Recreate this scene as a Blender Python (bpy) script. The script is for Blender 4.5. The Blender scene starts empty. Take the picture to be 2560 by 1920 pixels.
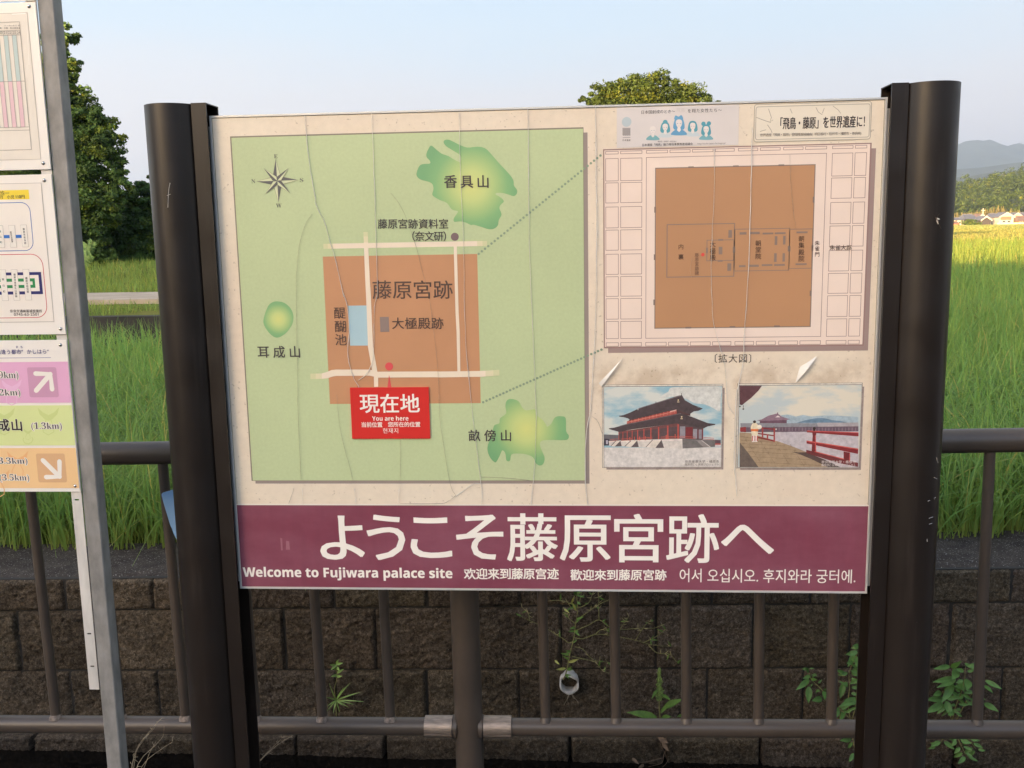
import bpy, bmesh, math, random
import numpy as np
from mathutils import Vector, Matrix
R = math.radians
random.seed(7); rng = np.random.default_rng(7)
scene = bpy.context.scene
COL = scene.collection

# ------------------------------------------------------------------ camera, sky, sun, exposure
CAM = np.array([0.0, 0.0, 1.62]); FPX = 2400.0
cam_mat = Matrix.Rotation(R(4.1), 4, 'Z') @ Matrix.Rotation(R(90 - 9.04), 4, 'X') @ Matrix.Rotation(R(-1.06), 4, 'Z')
cam_mat.translation = Vector(CAM)
cd = bpy.data.cameras.new('camera'); cam = bpy.data.objects.new('camera', cd); COL.objects.link(cam)
cam.matrix_world = cam_mat
cd.sensor_width = 36; cd.lens = FPX / 2560 * 36; cd.clip_start = 0.05; cd.clip_end = 20000
scene.camera = cam
M3 = np.array(cam_mat.to_3x3())

SUN_EL, SUN_AZ = 7.0, 35.0            # degrees; azimuth measured from straight behind the camera towards the left
SUN_VEC = Vector((-math.sin(R(SUN_AZ)) * math.cos(R(SUN_EL)), -math.cos(R(SUN_AZ)) * math.cos(R(SUN_EL)), math.sin(R(SUN_EL))))
world = bpy.data.worlds.new('World'); scene.world = world; world.use_nodes = True
wn = world.node_tree; wn.nodes.clear()
sky = wn.nodes.new('ShaderNodeTexSky'); sky.sky_type = 'NISHITA'; sky.sun_disc = False
sky.sun_elevation = R(SUN_EL); sky.sun_rotation = R(180 + SUN_AZ)
sky.altitude = 80; sky.air_density = 1.0; sky.dust_density = 2.2; sky.ozone_density = 1.0
sky.dust_density = 3.0
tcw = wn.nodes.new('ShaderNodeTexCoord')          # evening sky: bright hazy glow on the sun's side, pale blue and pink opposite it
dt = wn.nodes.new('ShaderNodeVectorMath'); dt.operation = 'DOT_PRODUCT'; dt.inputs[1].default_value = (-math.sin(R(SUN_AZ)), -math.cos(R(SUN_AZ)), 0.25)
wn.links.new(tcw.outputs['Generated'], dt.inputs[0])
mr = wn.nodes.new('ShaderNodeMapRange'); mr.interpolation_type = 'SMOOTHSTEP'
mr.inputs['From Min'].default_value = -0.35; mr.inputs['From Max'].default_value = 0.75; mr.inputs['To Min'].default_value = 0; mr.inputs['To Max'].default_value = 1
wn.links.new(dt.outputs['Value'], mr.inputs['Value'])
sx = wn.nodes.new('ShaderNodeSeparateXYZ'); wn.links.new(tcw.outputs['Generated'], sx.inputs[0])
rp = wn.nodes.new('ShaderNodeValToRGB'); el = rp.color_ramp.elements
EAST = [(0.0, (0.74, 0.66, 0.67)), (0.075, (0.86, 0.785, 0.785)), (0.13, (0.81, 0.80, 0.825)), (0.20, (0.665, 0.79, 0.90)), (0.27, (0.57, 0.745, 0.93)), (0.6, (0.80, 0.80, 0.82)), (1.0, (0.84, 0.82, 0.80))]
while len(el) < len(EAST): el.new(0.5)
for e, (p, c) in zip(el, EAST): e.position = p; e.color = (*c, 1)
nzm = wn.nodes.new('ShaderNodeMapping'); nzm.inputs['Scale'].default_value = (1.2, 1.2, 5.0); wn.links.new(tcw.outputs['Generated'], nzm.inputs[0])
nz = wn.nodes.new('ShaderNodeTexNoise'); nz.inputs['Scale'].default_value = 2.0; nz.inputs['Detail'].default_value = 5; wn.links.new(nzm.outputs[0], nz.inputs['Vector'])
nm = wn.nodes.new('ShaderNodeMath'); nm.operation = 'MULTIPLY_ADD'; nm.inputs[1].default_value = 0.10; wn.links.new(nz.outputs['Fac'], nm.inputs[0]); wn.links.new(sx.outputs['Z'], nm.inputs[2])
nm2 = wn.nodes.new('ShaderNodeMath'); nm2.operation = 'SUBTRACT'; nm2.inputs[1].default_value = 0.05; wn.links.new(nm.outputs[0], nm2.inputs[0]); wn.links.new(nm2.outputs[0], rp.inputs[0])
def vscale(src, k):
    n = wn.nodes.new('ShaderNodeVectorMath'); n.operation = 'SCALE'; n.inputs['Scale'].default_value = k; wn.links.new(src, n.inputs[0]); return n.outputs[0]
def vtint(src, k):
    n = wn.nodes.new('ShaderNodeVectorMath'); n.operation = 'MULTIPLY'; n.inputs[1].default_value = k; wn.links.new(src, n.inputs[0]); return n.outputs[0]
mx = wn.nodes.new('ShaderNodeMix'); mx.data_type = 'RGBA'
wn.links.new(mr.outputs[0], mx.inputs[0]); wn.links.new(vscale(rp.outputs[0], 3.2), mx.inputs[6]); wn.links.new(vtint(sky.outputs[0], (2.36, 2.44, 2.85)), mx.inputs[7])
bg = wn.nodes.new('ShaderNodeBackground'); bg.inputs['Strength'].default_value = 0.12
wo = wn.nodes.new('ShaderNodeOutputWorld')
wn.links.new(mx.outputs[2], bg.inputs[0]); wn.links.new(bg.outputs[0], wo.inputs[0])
sl = bpy.data.lights.new('sun', 'SUN'); sun = bpy.data.objects.new('sun', sl); COL.objects.link(sun)
sl.energy = 5.0; sl.angle = R(0.5); sl.color = (1.0, 0.66, 0.34)
sun.rotation_euler = SUN_VEC.to_track_quat('Z', 'Y').to_euler()
scene.view_settings.view_transform = 'Standard'; scene.view_settings.look = 'None'
scene.view_settings.exposure = 1.6; scene.view_settings.gamma = 1
scene.cycles.use_denoising = True
scene.cycles.max_bounces = 6; scene.cycles.volume_bounces = 1

# ------------------------------------------------------------------ helpers
def ray(x, y):                         # x, y in the 2560 x 1920 picture
    return M3 @ np.array([(x - 1280) / FPX, -(y - 960) / FPX, -1.0])
def at(x, y, Y):                       # the point of the vertical plane y = Y seen there
    d = ray(x, y); return CAM + d * (Y / d[1])
def atz(x, y, Z):                      # the point of the level plane z = Z seen there
    d = ray(x, y); return CAM + d * ((Z - CAM[2]) / d[2])
VS = 2560 / 2212

def lin(c):
    c = c / 255.0
    return c / 12.92 if c <= 0.04045 else ((c + 0.055) / 1.055) ** 2.4
def tag(o, label=None, cat=None, group=None, kind=None):
    if label: o['label'] = label
    if cat: o['category'] = cat
    if group: o['group'] = group
    if kind: o['kind'] = kind
    return o
def empty(name, loc, label, cat, group=None):
    o = bpy.data.objects.new(name, None); COL.objects.link(o); o.location = loc
    return tag(o, label, cat, group)
def obj(name, me, parent=None):
    o = bpy.data.objects.new(name, me); COL.objects.link(o)
    if parent is not None:
        o.parent = parent; o.matrix_parent_inverse = Matrix.Translation(-Vector(parent.location)) if parent.parent is None else Matrix.Identity(4)
    return o
def sub(name, me, parent):             # a sub-part given in the same (world) coordinates
    o = bpy.data.objects.new(name, me); COL.objects.link(o); o.parent = parent
    return o

class MB:
    def __init__(s): s.v = []; s.f = []; s.m = []
    def add(s, vs, fs, m=0):
        b = len(s.v); s.v += [tuple(v) for v in vs]
        for f in fs: s.f.append([b + i for i in f]); s.m.append(m)
    def box(s, x0, x1, y0, y1, z0, z1, m=0):
        s.add([(x0,y0,z0),(x1,y0,z0),(x1,y1,z0),(x0,y1,z0),(x0,y0,z1),(x1,y0,z1),(x1,y1,z1),(x0,y1,z1)],
              [(0,3,2,1),(4,5,6,7),(0,1,5,4),(1,2,6,5),(2,3,7,6),(3,0,4,7)], m)
    def quad(s, a, b, c, d, m=0): s.add([a,b,c,d], [(0,1,2,3)], m)
    def tube(s, pts, rad, n=8, m=0, cap=True, flat=1.0):
        pts = [Vector(p) for p in pts]; k = len(pts)
        if not hasattr(rad, '__len__'): rad = [rad] * k
        t0 = (pts[1] - pts[0]).normalized()
        ref = Vector((0,0,1)) if abs(t0.z) < 0.9 else Vector((1,0,0))
        nx = t0.cross(ref).normalized(); vs = []
        for i, p in enumerate(pts):
            t = (pts[min(i+1,k-1)] - pts[max(i-1,0)]).normalized()
            nx = (nx - t * nx.dot(t)).normalized(); ny = t.cross(nx)
            for j in range(n):
                a = 2 * math.pi * j / n
                vs.append(p + nx * (math.cos(a) * rad[i]) + ny * (math.sin(a) * rad[i] * flat))
        fs = [(i*n+j, i*n+(j+1)%n, (i+1)*n+(j+1)%n, (i+1)*n+j) for i in range(k-1) for j in range(n)]
        if cap: fs += [tuple(range(n-1,-1,-1)), tuple((k-1)*n + j for j in range(n))]
        s.add(vs, fs, m)
    def prism(s, prof, z0, z1, m=0, cap=True):   # closed profile in x, y extruded in z (anticlockwise)
        n = len(prof)
        s.add([(x,y,z0) for x,y in prof] + [(x,y,z1) for x,y in prof],
              [(i,(i+1)%n,n+(i+1)%n,n+i) for i in range(n)] + ([tuple(range(n,2*n)), tuple(range(n-1,-1,-1))] if cap else []), m)
    def leaf(s, base, tip, w, nrm, m=0, droop=0.15, seg=4):
        a = Vector(base); b = Vector(tip); t = b - a; L = t.length; t.normalize()
        side = t.cross(Vector(nrm)).normalized(); up = side.cross(t).normalized(); vs = []; fs = []
        for i in range(seg + 1):
            u = i / seg; ww = w * 0.5 * math.sin(math.pi * min(1, 0.06 + u * 0.94) ** 0.8) if i < seg else 0.0005
            c = a + t * (L * u) - up * (droop * L * u * u)
            vs += [c - side * ww + up * ww * 0.25, c, c + side * ww + up * ww * 0.25]
        for i in range(seg):
            k = 3 * i; fs += [(k,k+1,k+4,k+3), (k+1,k+2,k+5,k+4)]
        s.add(vs, fs, m)
    def mesh(s, mats, smooth=False, auto=None):
        me = bpy.data.meshes.new('mesh'); me.from_pydata(s.v, [], s.f)
        for m in (mats if isinstance(mats, (list, tuple)) else [mats]): me.materials.append(m)
        me.polygons.foreach_set('material_index', s.m)
        if smooth: me.polygons.foreach_set('use_smooth', [True] * len(s.f))
        me.update()
        if smooth and auto: 
            try: me.set_sharp_from_angle(angle=R(auto))
            except Exception: pass
        return me

def np_mesh(V, F, mats, tint=None, smooth=False):   # V (n,3), F (m,4) or (m,3)
    me = bpy.data.meshes.new('mesh'); k = F.shape[1]
    me.vertices.add(len(V)); me.vertices.foreach_set('co', V.astype(np.float32).ravel())
    me.loops.add(F.size); me.loops.foreach_set('vertex_index', F.astype(np.int32).ravel())
    me.polygons.add(len(F)); me.polygons.foreach_set('loop_start', np.arange(0, F.size, k, dtype=np.int32))
    try: me.polygons.foreach_set('loop_total', np.full(len(F), k, dtype=np.int32))
    except Exception: pass
    me.update(calc_edges=True)
    for m in (mats if isinstance(mats, (list, tuple)) else [mats]): me.materials.append(m)
    if tint is not None:
        a = me.color_attributes.new('tint', 'FLOAT_COLOR', 'POINT')
        a.data.foreach_set('color', np.concatenate([tint, np.ones((len(V),1))], 1).astype(np.float32).ravel())
    if smooth: me.polygons.foreach_set('use_smooth', [True] * len(F))
    me.validate(); return me

# ------------------------------------------------------------------ materials
MATS = {}
def nodes(name):
    m = bpy.data.materials.new(name); m.use_nodes = True; nt = m.node_tree
    return m, nt, nt.nodes['Principled BSDF']
def N(nt, t, **kw):
    n = nt.nodes.new(t)
    for k, v in kw.items():
        if k in n.inputs: n.inputs[k].default_value = v
        else: setattr(n, k, v)
    return n
def noise(nt, scale, detail=4, rough=0.6, coord='Object', stretch=None):
    tc = N(nt, 'ShaderNodeTexCoord'); n = N(nt, 'ShaderNodeTexNoise'); src = tc.outputs[coord]
    if stretch:
        mp = N(nt, 'ShaderNodeMapping'); mp.inputs['Scale'].default_value = stretch; nt.links.new(src, mp.inputs[0]); src = mp.outputs[0]
    nt.links.new(src, n.inputs['Vector']); n.inputs['Scale'].default_value = scale; n.inputs['Detail'].default_value = detail; n.inputs['Roughness'].default_value = rough
    return n.outputs['Fac']
def ramp(nt, fac, stops):
    r = N(nt, 'ShaderNodeValToRGB'); e = r.color_ramp.elements
    while len(e) < len(stops): e.new(0.5)
    for i, (p, c) in enumerate(stops):
        e[i].position = p; e[i].color = (*c, 1) if hasattr(c, '__len__') else (c, c, c, 1)
    nt.links.new(fac, r.inputs[0]); return r.outputs[0]
def mix(nt, fac, a, b, mode='MIX'):
    m = N(nt, 'ShaderNodeMix', data_type='RGBA', blend_type=mode)
    for s, v in ((0, fac), (6, a), (7, b)):
        if hasattr(v, 'is_linked') or hasattr(v, 'links'): nt.links.new(v, m.inputs[s])
        else: m.inputs[s].default_value = v if s == 0 else (*v, 1)
    return m.outputs[2]
def bump(nt, b, fac, strength, dist=0.01):
    n = N(nt, 'ShaderNodeBump'); n.inputs['Strength'].default_value = strength; n.inputs['Distance'].default_value = dist
    nt.links.new(fac, n.inputs['Height']); nt.links.new(n.outputs[0], b.inputs['Normal'])
def simple(name, c, rough=0.6, var=0.12, scale=30, metal=0, bmp=0, bscale=200, spec=0.5, stretch=None):
    if name in MATS: return MATS[name]
    m, nt, b = nodes(name); b.inputs['Roughness'].default_value = rough; b.inputs['Metallic'].default_value = metal
    b.inputs['Specular IOR Level'].default_value = spec
    f = noise(nt, scale, stretch=stretch)
    col = ramp(nt, f, [(0.3, tuple(x*(1-var) for x in c)), (0.7, tuple(min(1,x*(1+var)) for x in c))])
    nt.links.new(col, b.inputs['Base Color'])
    if bmp: bump(nt, b, noise(nt, bscale, 6), bmp)
    MATS[name] = m; return m
def foliage(name, c, rough=0.6, trans=0.25, lowvar=0.25):
    m, nt, b = nodes(name); b.inputs['Roughness'].default_value = rough; b.inputs['Specular IOR Level'].default_value = 0.25
    a = N(nt, 'ShaderNodeVertexColor', layer_name='tint')
    col = mix(nt, 1.0, a.outputs[0], c, 'MULTIPLY'); nt.links.new(col, b.inputs['Base Color'])
    t = N(nt, 'ShaderNodeBsdfTranslucent'); nt.links.new(col, t.inputs[0])
    ms = N(nt, 'ShaderNodeMixShader'); ms.inputs[0].default_value = trans
    nt.links.new(b.outputs[0], ms.inputs[1]); nt.links.new(t.outputs[0], ms.inputs[2])
    nt.links.new(ms.outputs[0], nt.nodes['Material Output'].inputs[0]); return m
# ------------------------------------------------------------------ the setting: terrain, canal, distance
def grid(name, xs, ys, zf, mat, kind='structure', smooth=True):
    X, Y = np.meshgrid(xs, ys); Z = zf(X, Y); nx = len(xs)
    V = np.stack([X, Y, Z], -1).reshape(-1, 3)
    i = np.arange((len(ys)-1)*nx).reshape(len(ys)-1, nx)[:, :-1].ravel()
    F = np.stack([i, i+1, i+1+nx, i+nx], 1)
    o = obj(name, np_mesh(V, F, mat, smooth=smooth)); o['kind'] = kind; return o
def vnoise(x, y, s, seed=0):
    r = np.random.default_rng(seed); out = 0
    for k in range(6):
        a = r.uniform(0, 6.28); p = r.uniform(0, 6.28); f = s * (0.6 + 0.5*k)
        out = out + np.sin((x*np.cos(a) + y*np.sin(a))*f + p) / (1 + 0.6*k)
    return out / 3
def geo(a, b, n): return np.concatenate([[a], a + (b-a)*((np.arange(1, n+1)/n)**2.2)])

WSL = 0.0185
def field_mat():
    m, nt, b = nodes('field_ground'); b.inputs['Roughness'].default_value = 0.9; b.inputs['Specular IOR Level'].default_value = 0.1
    f1 = noise(nt, 0.05, 6, 0.7, stretch=(1, 3, 1)); f2 = noise(nt, 3.0, 8, 0.75)
    c1 = ramp(nt, f1, [(0.35, (0.075, 0.13, 0.018)), (0.5, (0.13, 0.15, 0.022)), (0.65, (0.2, 0.17, 0.04))])
    tc = N(nt, 'ShaderNodeTexCoord'); sp = N(nt, 'ShaderNodeSeparateXYZ'); nt.links.new(tc.outputs['Object'], sp.inputs[0])
    far = N(nt, 'ShaderNodeMapRange'); nt.links.new(sp.outputs[1], far.inputs[0]); far.inputs[1].default_value = 56; far.inputs[2].default_value = 60     # a drier parcel beyond the rice
    f3 = noise(nt, 0.02, 5, 0.6, stretch=(1, 6, 1)); c1 = mix(nt, far.outputs[0], c1, ramp(nt, f3, [(0.35, (0.17, 0.17, 0.035)), (0.5, (0.30, 0.225, 0.065)), (0.65, (0.36, 0.26, 0.10))]))
    c2 = mix(nt, 1.0, c1, ramp(nt, f2, [(0.3, 0.55), (0.7, 1.15)]), 'MULTIPLY')
    nt.links.new(c2, b.inputs['Base Color']); bump(nt, b, f2, 0.7, 0.15); return m
field = grid('field', np.sort(np.concatenate([-geo(0, 3000, 30)[1:], geo(0, 3000, 30)])), geo(3.62, 9000, 60), lambda X, Y: 0.335 + WSL*np.clip(X, -6, 6)*np.clip((14-Y)/8, 0, 1), field_mat())
soil = simple('field_soil', (0.05, 0.06, 0.02), 0.95, 0.3, 8, bmp=0.6, bscale=30)

road = grid('road', np.linspace(-60, 60, 25), np.linspace(-12, 2.62, 12), lambda X, Y: 0*X, simple('asphalt', (0.055, 0.054, 0.052), 0.9, 0.2, 40, bmp=0.4, bscale=300))
def shade_bank_z(X, Y):
    top = 7.9 - 1.9*np.clip((-X-18)/23, 0, 1) + 8.0*np.clip((-X-43)/7, 0, 1) + 0.25 * vnoise(X, Y, 0.35, 3)
    t = np.clip((-12 - Y) / 8, 0, 1) ** 0.8
    return np.where(Y > -12.01, -0.004, top * t)
bank = grid('shade_bank', np.linspace(-140, 90, 140), np.linspace(-55, -11.9, 30), shade_bank_z, simple('shade_bank_grass', (0.07, 0.085, 0.03), 0.95, 0.3, 2))  # unseen bank added behind the camera to shade the foreground and left trees

def water_mat():
    m, nt, b = nodes('canal_water'); b.inputs['Base Color'].default_value = (0.006, 0.005, 0.004, 1); b.inputs['Roughness'].default_value = 0.08
    b.inputs['IOR'].default_value = 1.33; bump(nt, b, noise(nt, 6, 3, 0.5), 0.12, 0.02); return m
WY = 3.37                # retaining wall plane and its gentle rise to the right
canal = grid('canal_water', np.linspace(-6, 6, 5), np.array([2.6, 3.0, 3.66]), lambda X, Y: -0.348 + 0*X, water_mat())
bed = MB(); bed.box(-60, 60, 2.44, 2.62, -0.7, -0.004)
nb = obj('canal_bank', bed.mesh(simple('bank_concrete', (0.16, 0.15, 0.13), 0.9, 0.3, 6, bmp=0.4, bscale=60))); nb['kind'] = 'structure'

# raised bank with its path on the left
def mead_mat():
    m, nt, b = nodes('meadow_ground'); b.inputs['Roughness'].default_value = 0.95; b.inputs['Specular IOR Level'].default_value = 0.1
    f = noise(nt, 1.2, 8, 0.7); nt.links.new(ramp(nt, f, [(0.3, (0.07, 0.10, 0.015)), (0.55, (0.12, 0.14, 0.02)), (0.75, (0.2, 0.17, 0.04))]), b.inputs['Base Color'])
    bump(nt, b, noise(nt, 20, 6), 0.6, 0.05); return m
mead = grid('meadow', np.linspace(-60, 1.5, 60), np.linspace(11.0, 70, 60), lambda X, Y: 0.69 + 0.05*vnoise(X, Y, 0.5, 5), mead_mat())
pth = MB(); pth.box(-60, 1.4, 13.2, 15.0, 0.5, 0.765)
p_ = obj('path', pth.mesh(simple('path_concrete', (0.36, 0.29, 0.21), 0.9, 0.2, 2.5, bmp=0.3, bscale=40))); p_['kind'] = 'structure'
k_ = MB(); k_.box(-60, 1.45, 10.85, 11.02, 0.3, 0.72)
kb = obj('kerb', k_.mesh(simple('kerb_concrete', (0.028, 0.025, 0.02), 0.95, 0.5, 3, bmp=0.4, bscale=60))); kb['kind'] = 'structure'

# ledge behind the wall top
def ledge_mat():
    m, nt, b = nodes('ledge_concrete'); b.inputs['Roughness'].default_value = 1.0; b.inputs['Specular IOR Level'].default_value = 0.08
    f = noise(nt, 14, 8, 0.7); v = noise(nt, 170, 3, 0.6)
    c = ramp(nt, f, [(0.3, (0.032, 0.027, 0.024)), (0.6, (0.066, 0.056, 0.048)), (0.8, (0.115, 0.098, 0.082))])
    c = mix(nt, ramp(nt, v, [(0.62, 0.0), (0.68, 0.85)]), c, (0.40, 0.39, 0.37)); nt.links.new(c, b.inputs['Base Color'])
    bump(nt, b, noise(nt, 90, 8, 0.7), 0.7, 0.01); return m
lg = grid('ledge', np.linspace(-6, 6, 120), np.linspace(WY + 0.012, 3.80, 14), lambda X, Y: 0.377 + WSL*X + 0.006*vnoise(X, Y, 14, 9) - 0.03*np.clip((WY+0.04-Y)/0.04, 0, 1)**2, ledge_mat())

# retaining wall of split-faced blocks
def wall_mat():
    m, nt, b = nodes('split_block'); b.inputs['Roughness'].default_value = 0.95; b.inputs['Specular IOR Level'].default_value = 0.2
    a = N(nt, 'ShaderNodeVertexColor', layer_name='tint')
    f = noise(nt, 85, 10, 0.85); g = noise(nt, 6, 5, 0.65); v = noise(nt, 210, 3, 0.6)
    c = ramp(nt, f, [(0.36, (0.013, 0.010, 0.007)), (0.5, (0.080, 0.062, 0.043)), (0.64, (0.215, 0.178, 0.134))])
    c = mix(nt, 1.0, c, ramp(nt, g, [(0.3, 0.65), (0.7, 1.2)]), 'MULTIPLY')
    c = mix(nt, ramp(nt, v, [(0.64, 0.0), (0.69, 0.6)]), c, (0.36, 0.33, 0.28))
    c = mix(nt, 1.0, c, a.outputs[0], 'MULTIPLY'); nt.links.new(c, b.inputs['Base Color'])
    bump(nt, b, noise(nt, 120, 12, 0.8), 1.0, 0.012); return m
def build_wall():
    V = []; F = []; T = []; off = 0
    rows = [(0.375, 0.249, 0.0), (0.249, 0.003, 0.155), (0.003, -0.243, 0.0), (-0.252, -0.56, 0.16)]
    bw = 0.350; jx = [at(1068,1490,WY)[0], at(1404,1590,WY)[0], at(1069,1740,WY)[0], at(1427,1860,WY)[0]]
    for ri, (zt, zb, sh) in enumerate(rows):
        for k in range(-16, 17):
            x0 = k*bw + jx[ri] + rng.uniform(-.004, .004); x1 = x0 + bw - 0.002; gap = 0.002
            n, mz = 40, max(12, int((zt-zb)/0.008))
            u, w = np.meshgrid(np.linspace(0, 1, n), np.linspace(0, 1, mz))
            X = x0 + u*(x1-x0); Z0 = zb + gap/2 + w*(zt-zb-gap); Z = Z0 + WSL*X
            edge = np.minimum(np.minimum(u*(x1-x0), (1-u)*(x1-x0)), np.minimum(w*(zt-zb), (1-w)*(zt-zb)))
            rough = 0.008*vnoise(X, Z, 26, 11+ri) + 0.005*vnoise(X, Z, 70, 21+k) + rng.normal(0, 0.0030, X.shape)
            e = np.clip(edge/0.006, 0, 1)
            Y = WY + 0.010 - (0.010 + rough)*e**0.5 - (0.03 if ri == 3 else 0) + rng.uniform(-0.003, 0.003)
            Y = np.where(edge < 1e-6, WY + 0.016, Y)
            V.append(np.stack([X, Y, Z], -1).reshape(-1, 3))
            i = np.arange((mz-1)*n).reshape(mz-1, n)[:, :-1].ravel() + off
            F.append(np.stack([i, i+1, i+1+n, i+n], 1)); off += n*mz
            t = rng.uniform(0.8, 1.15) * np.ones((n*mz, 3)) * np.array([1, rng.uniform(0.95, 1.0), rng.uniform(0.88, 1.0)])
            T.append(t)
    return np_mesh(np.concatenate(V), np.concatenate(F), wall_mat(), np.concatenate(T), smooth=True)
rw = empty('retaining_wall', (0, WY, -0.6), 'dark brown split faced block retaining wall across the canal', 'wall')
obj('block_face', build_wall(), rw)
bk = MB(); bk.add([(-6,WY+0.012,-0.7),(6,WY+0.012,-0.7),(6,WY+0.012,0.375+6*WSL),(-6,WY+0.012,0.375-6*WSL),(-6,WY+0.25,-0.7),(6,WY+0.25,-0.7),(6,WY+0.25,0.36+6*WSL),(-6,WY+0.25,0.36-6*WSL)],
   [(0,1,2,3),(3,2,6,7),(1,5,6,2),(0,3,7,4),(4,7,6,5)])
obj('mortar_core', bk.mesh(simple('mortar_dark', (0.02, 0.018, 0.015), 0.95, 0.3, 20)), rw)

# distance: wooded hill, far mountains
HILL_Y = 620.0
def hill_z(X, Y):
    ax = np.arctan2(X, Y)
    a0 = math.atan2(at(2385, 450, HILL_Y)[0], HILL_Y)
    rise = np.clip((ax - a0 + 0.30) / 0.42, 0, 1.3)
    d = np.clip((Y - 545) / 170, 0, 1) - np.clip((Y - 730) / 400, 0, 1)
    return 0.2 + (np.clip(21 + 175*(ax - a0), 7, 70) + 2.5*vnoise(X, Y, 0.03, 2)) * np.clip(d, 0, 1) ** 0.75
wood_floor = simple('wood_floor', (0.035, 0.045, 0.015), 0.95, 0.3, 0.1)
hill = grid('hill', np.linspace(-150, 620, 100), np.linspace(520, 1100, 50), hill_z, wood_floor)

def ridge(name, D, pts, depth, seed, amp):
    P = [at(x, y, D) for x, y in pts]; xs = np.array([p[0] for p in P]); zs = np.array([p[2] for p in P])
    gx = np.linspace(xs[0], xs[-1], 420); gy = np.linspace(D - depth, D + depth, 60)
    def zf(X, Y):
        top = np.interp(X, xs, zs); t = np.clip(1 - np.abs(Y - D)/depth, 0, 1)
        return np.maximum(0.1, top*t**0.9 + amp*vnoise(X, Y, 0.012*5000/D, seed)*np.minimum(t, 1-t)*2)
    return grid(name, gx, gy, zf, simple('far_forest', (0.03, 0.042, 0.035), 0.95, 0.35, 0.02))
Zm = lambda x, y: (2300 + x*0.1808, 320 + y*0.1808)
ridge('mountain', 5200, [(900, 600), (1300, 560), (1800, 470), (2150, 410)] + [Zm(*p) for p in [(300,290),(530,215),(640,165),(760,152),(850,162),(940,145),(1000,165),(1100,210),(1190,235),(1260,215),(1345,190),(1438,225),(1700,300)]] + [(2800, 420), (3300, 520), (3800, 560)], 1500, 4, 60)
ridge('mountain', 3300, [(1500, 590), (2000, 500)] + [Zm(*p) for p in [(300,585),(500,562),(700,548),(900,528),(1100,500),(1250,476),(1438,460),(1800,420)]] + [(2900, 380), (3600, 500)], 700, 8, 25)
ridge('mountain', 2300, [(1700, 590), (2150, 480)] + [Zm(*p) for p in [(300,690),(700,655),(850,625),(980,605),(1200,590),(1600,540)]] + [(3000, 430), (3600, 540)], 400, 12, 15)

# the air between: haze
hz = MB(); hz.box(-7000, 7000, -160, 7200, -2.0, 470)
mh = bpy.data.materials.new('haze_air'); mh.use_nodes = True; nt = mh.node_tree; nt.nodes.clear()
pv = N(nt, 'ShaderNodeVolumePrincipled'); pv.inputs['Density'].default_value = 1.9e-4; pv.inputs['Color'].default_value = (0.66, 0.80, 1.0, 1); pv.inputs['Anisotropy'].default_value = 0.6
out = N(nt, 'ShaderNodeOutputMaterial'); nt.links.new(pv.outputs[0], out.inputs['Volume'])
hzo = obj('haze', hz.mesh(mh)); hzo['kind'] = 'stuff'; hzo['label'] = 'pale evening haze over the fields and hills'
# ------------------------------------------------------------------ printed boards: flat art laid on a real panel
def inkc(c): return tuple(min(0.9, lin(x) * 0.92) for x in c)
INK = {}
def ink(c, rough=0.42, var=0.035):
    c = tuple(c)
    if var > 0.05:
        return simple('print_%02x%02x%02x' % c, inkc(c), rough, var, 130, spec=0.35)
    if c not in INK:
        lc = inkc(c); INK[c] = simple('ink_%02x%02x%02x' % c, lc, rough, 0.035, 9, spec=0.35)
    return INK[c]
GLY = {}
def glyph(s, bold):
    k = (s, round(bold, 3))
    if k in GLY: return GLY[k]
    c = bpy.data.curves.new('lettering', 'FONT'); c.body = s; c.size = 1; c.offset = bold; c.resolution_u = 3
    o = bpy.data.objects.new('lettering', c); COL.objects.link(o)
    bpy.context.view_layer.update()
    dg = bpy.context.evaluated_depsgraph_get()
    me = bpy.data.meshes.new_from_object(o.evaluated_get(dg))
    v = np.array([(p.co.x, p.co.y) for p in me.vertices]) if len(me.vertices) else np.zeros((0, 2))
    f = [tuple(p.vertices) for p in me.polygons]
    bpy.data.objects.remove(o); bpy.data.curves.remove(c); bpy.data.meshes.remove(me)
    GLY[k] = (v, f); return GLY[k]
def smooth(pts, n=4, closed=True):
    P = np.array(pts, float); k = len(P); out = []
    for i in range(k if closed else k - 1):
        p0, p1, p2, p3 = (P[(i+j-1) % k] if closed else P[min(max(i+j-1, 0), k-1)] for j in range(4))
        for t in np.arange(n) / n:
            out.append(0.5*((2*p1) + (-p0+p2)*t + (2*p0-5*p1+4*p2-p3)*t*t + (-p0+3*p1-3*p2+p3)*t**3))
    if not closed: out.append(P[-1])
    return [tuple(p) for p in out]
def tri(poly):
    from mathutils.geometry import tessellate_polygon
    return [tuple(t) for t in tessellate_polygon([[Vector((p[0], p[1], 0)) for p in poly]])]

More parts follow.
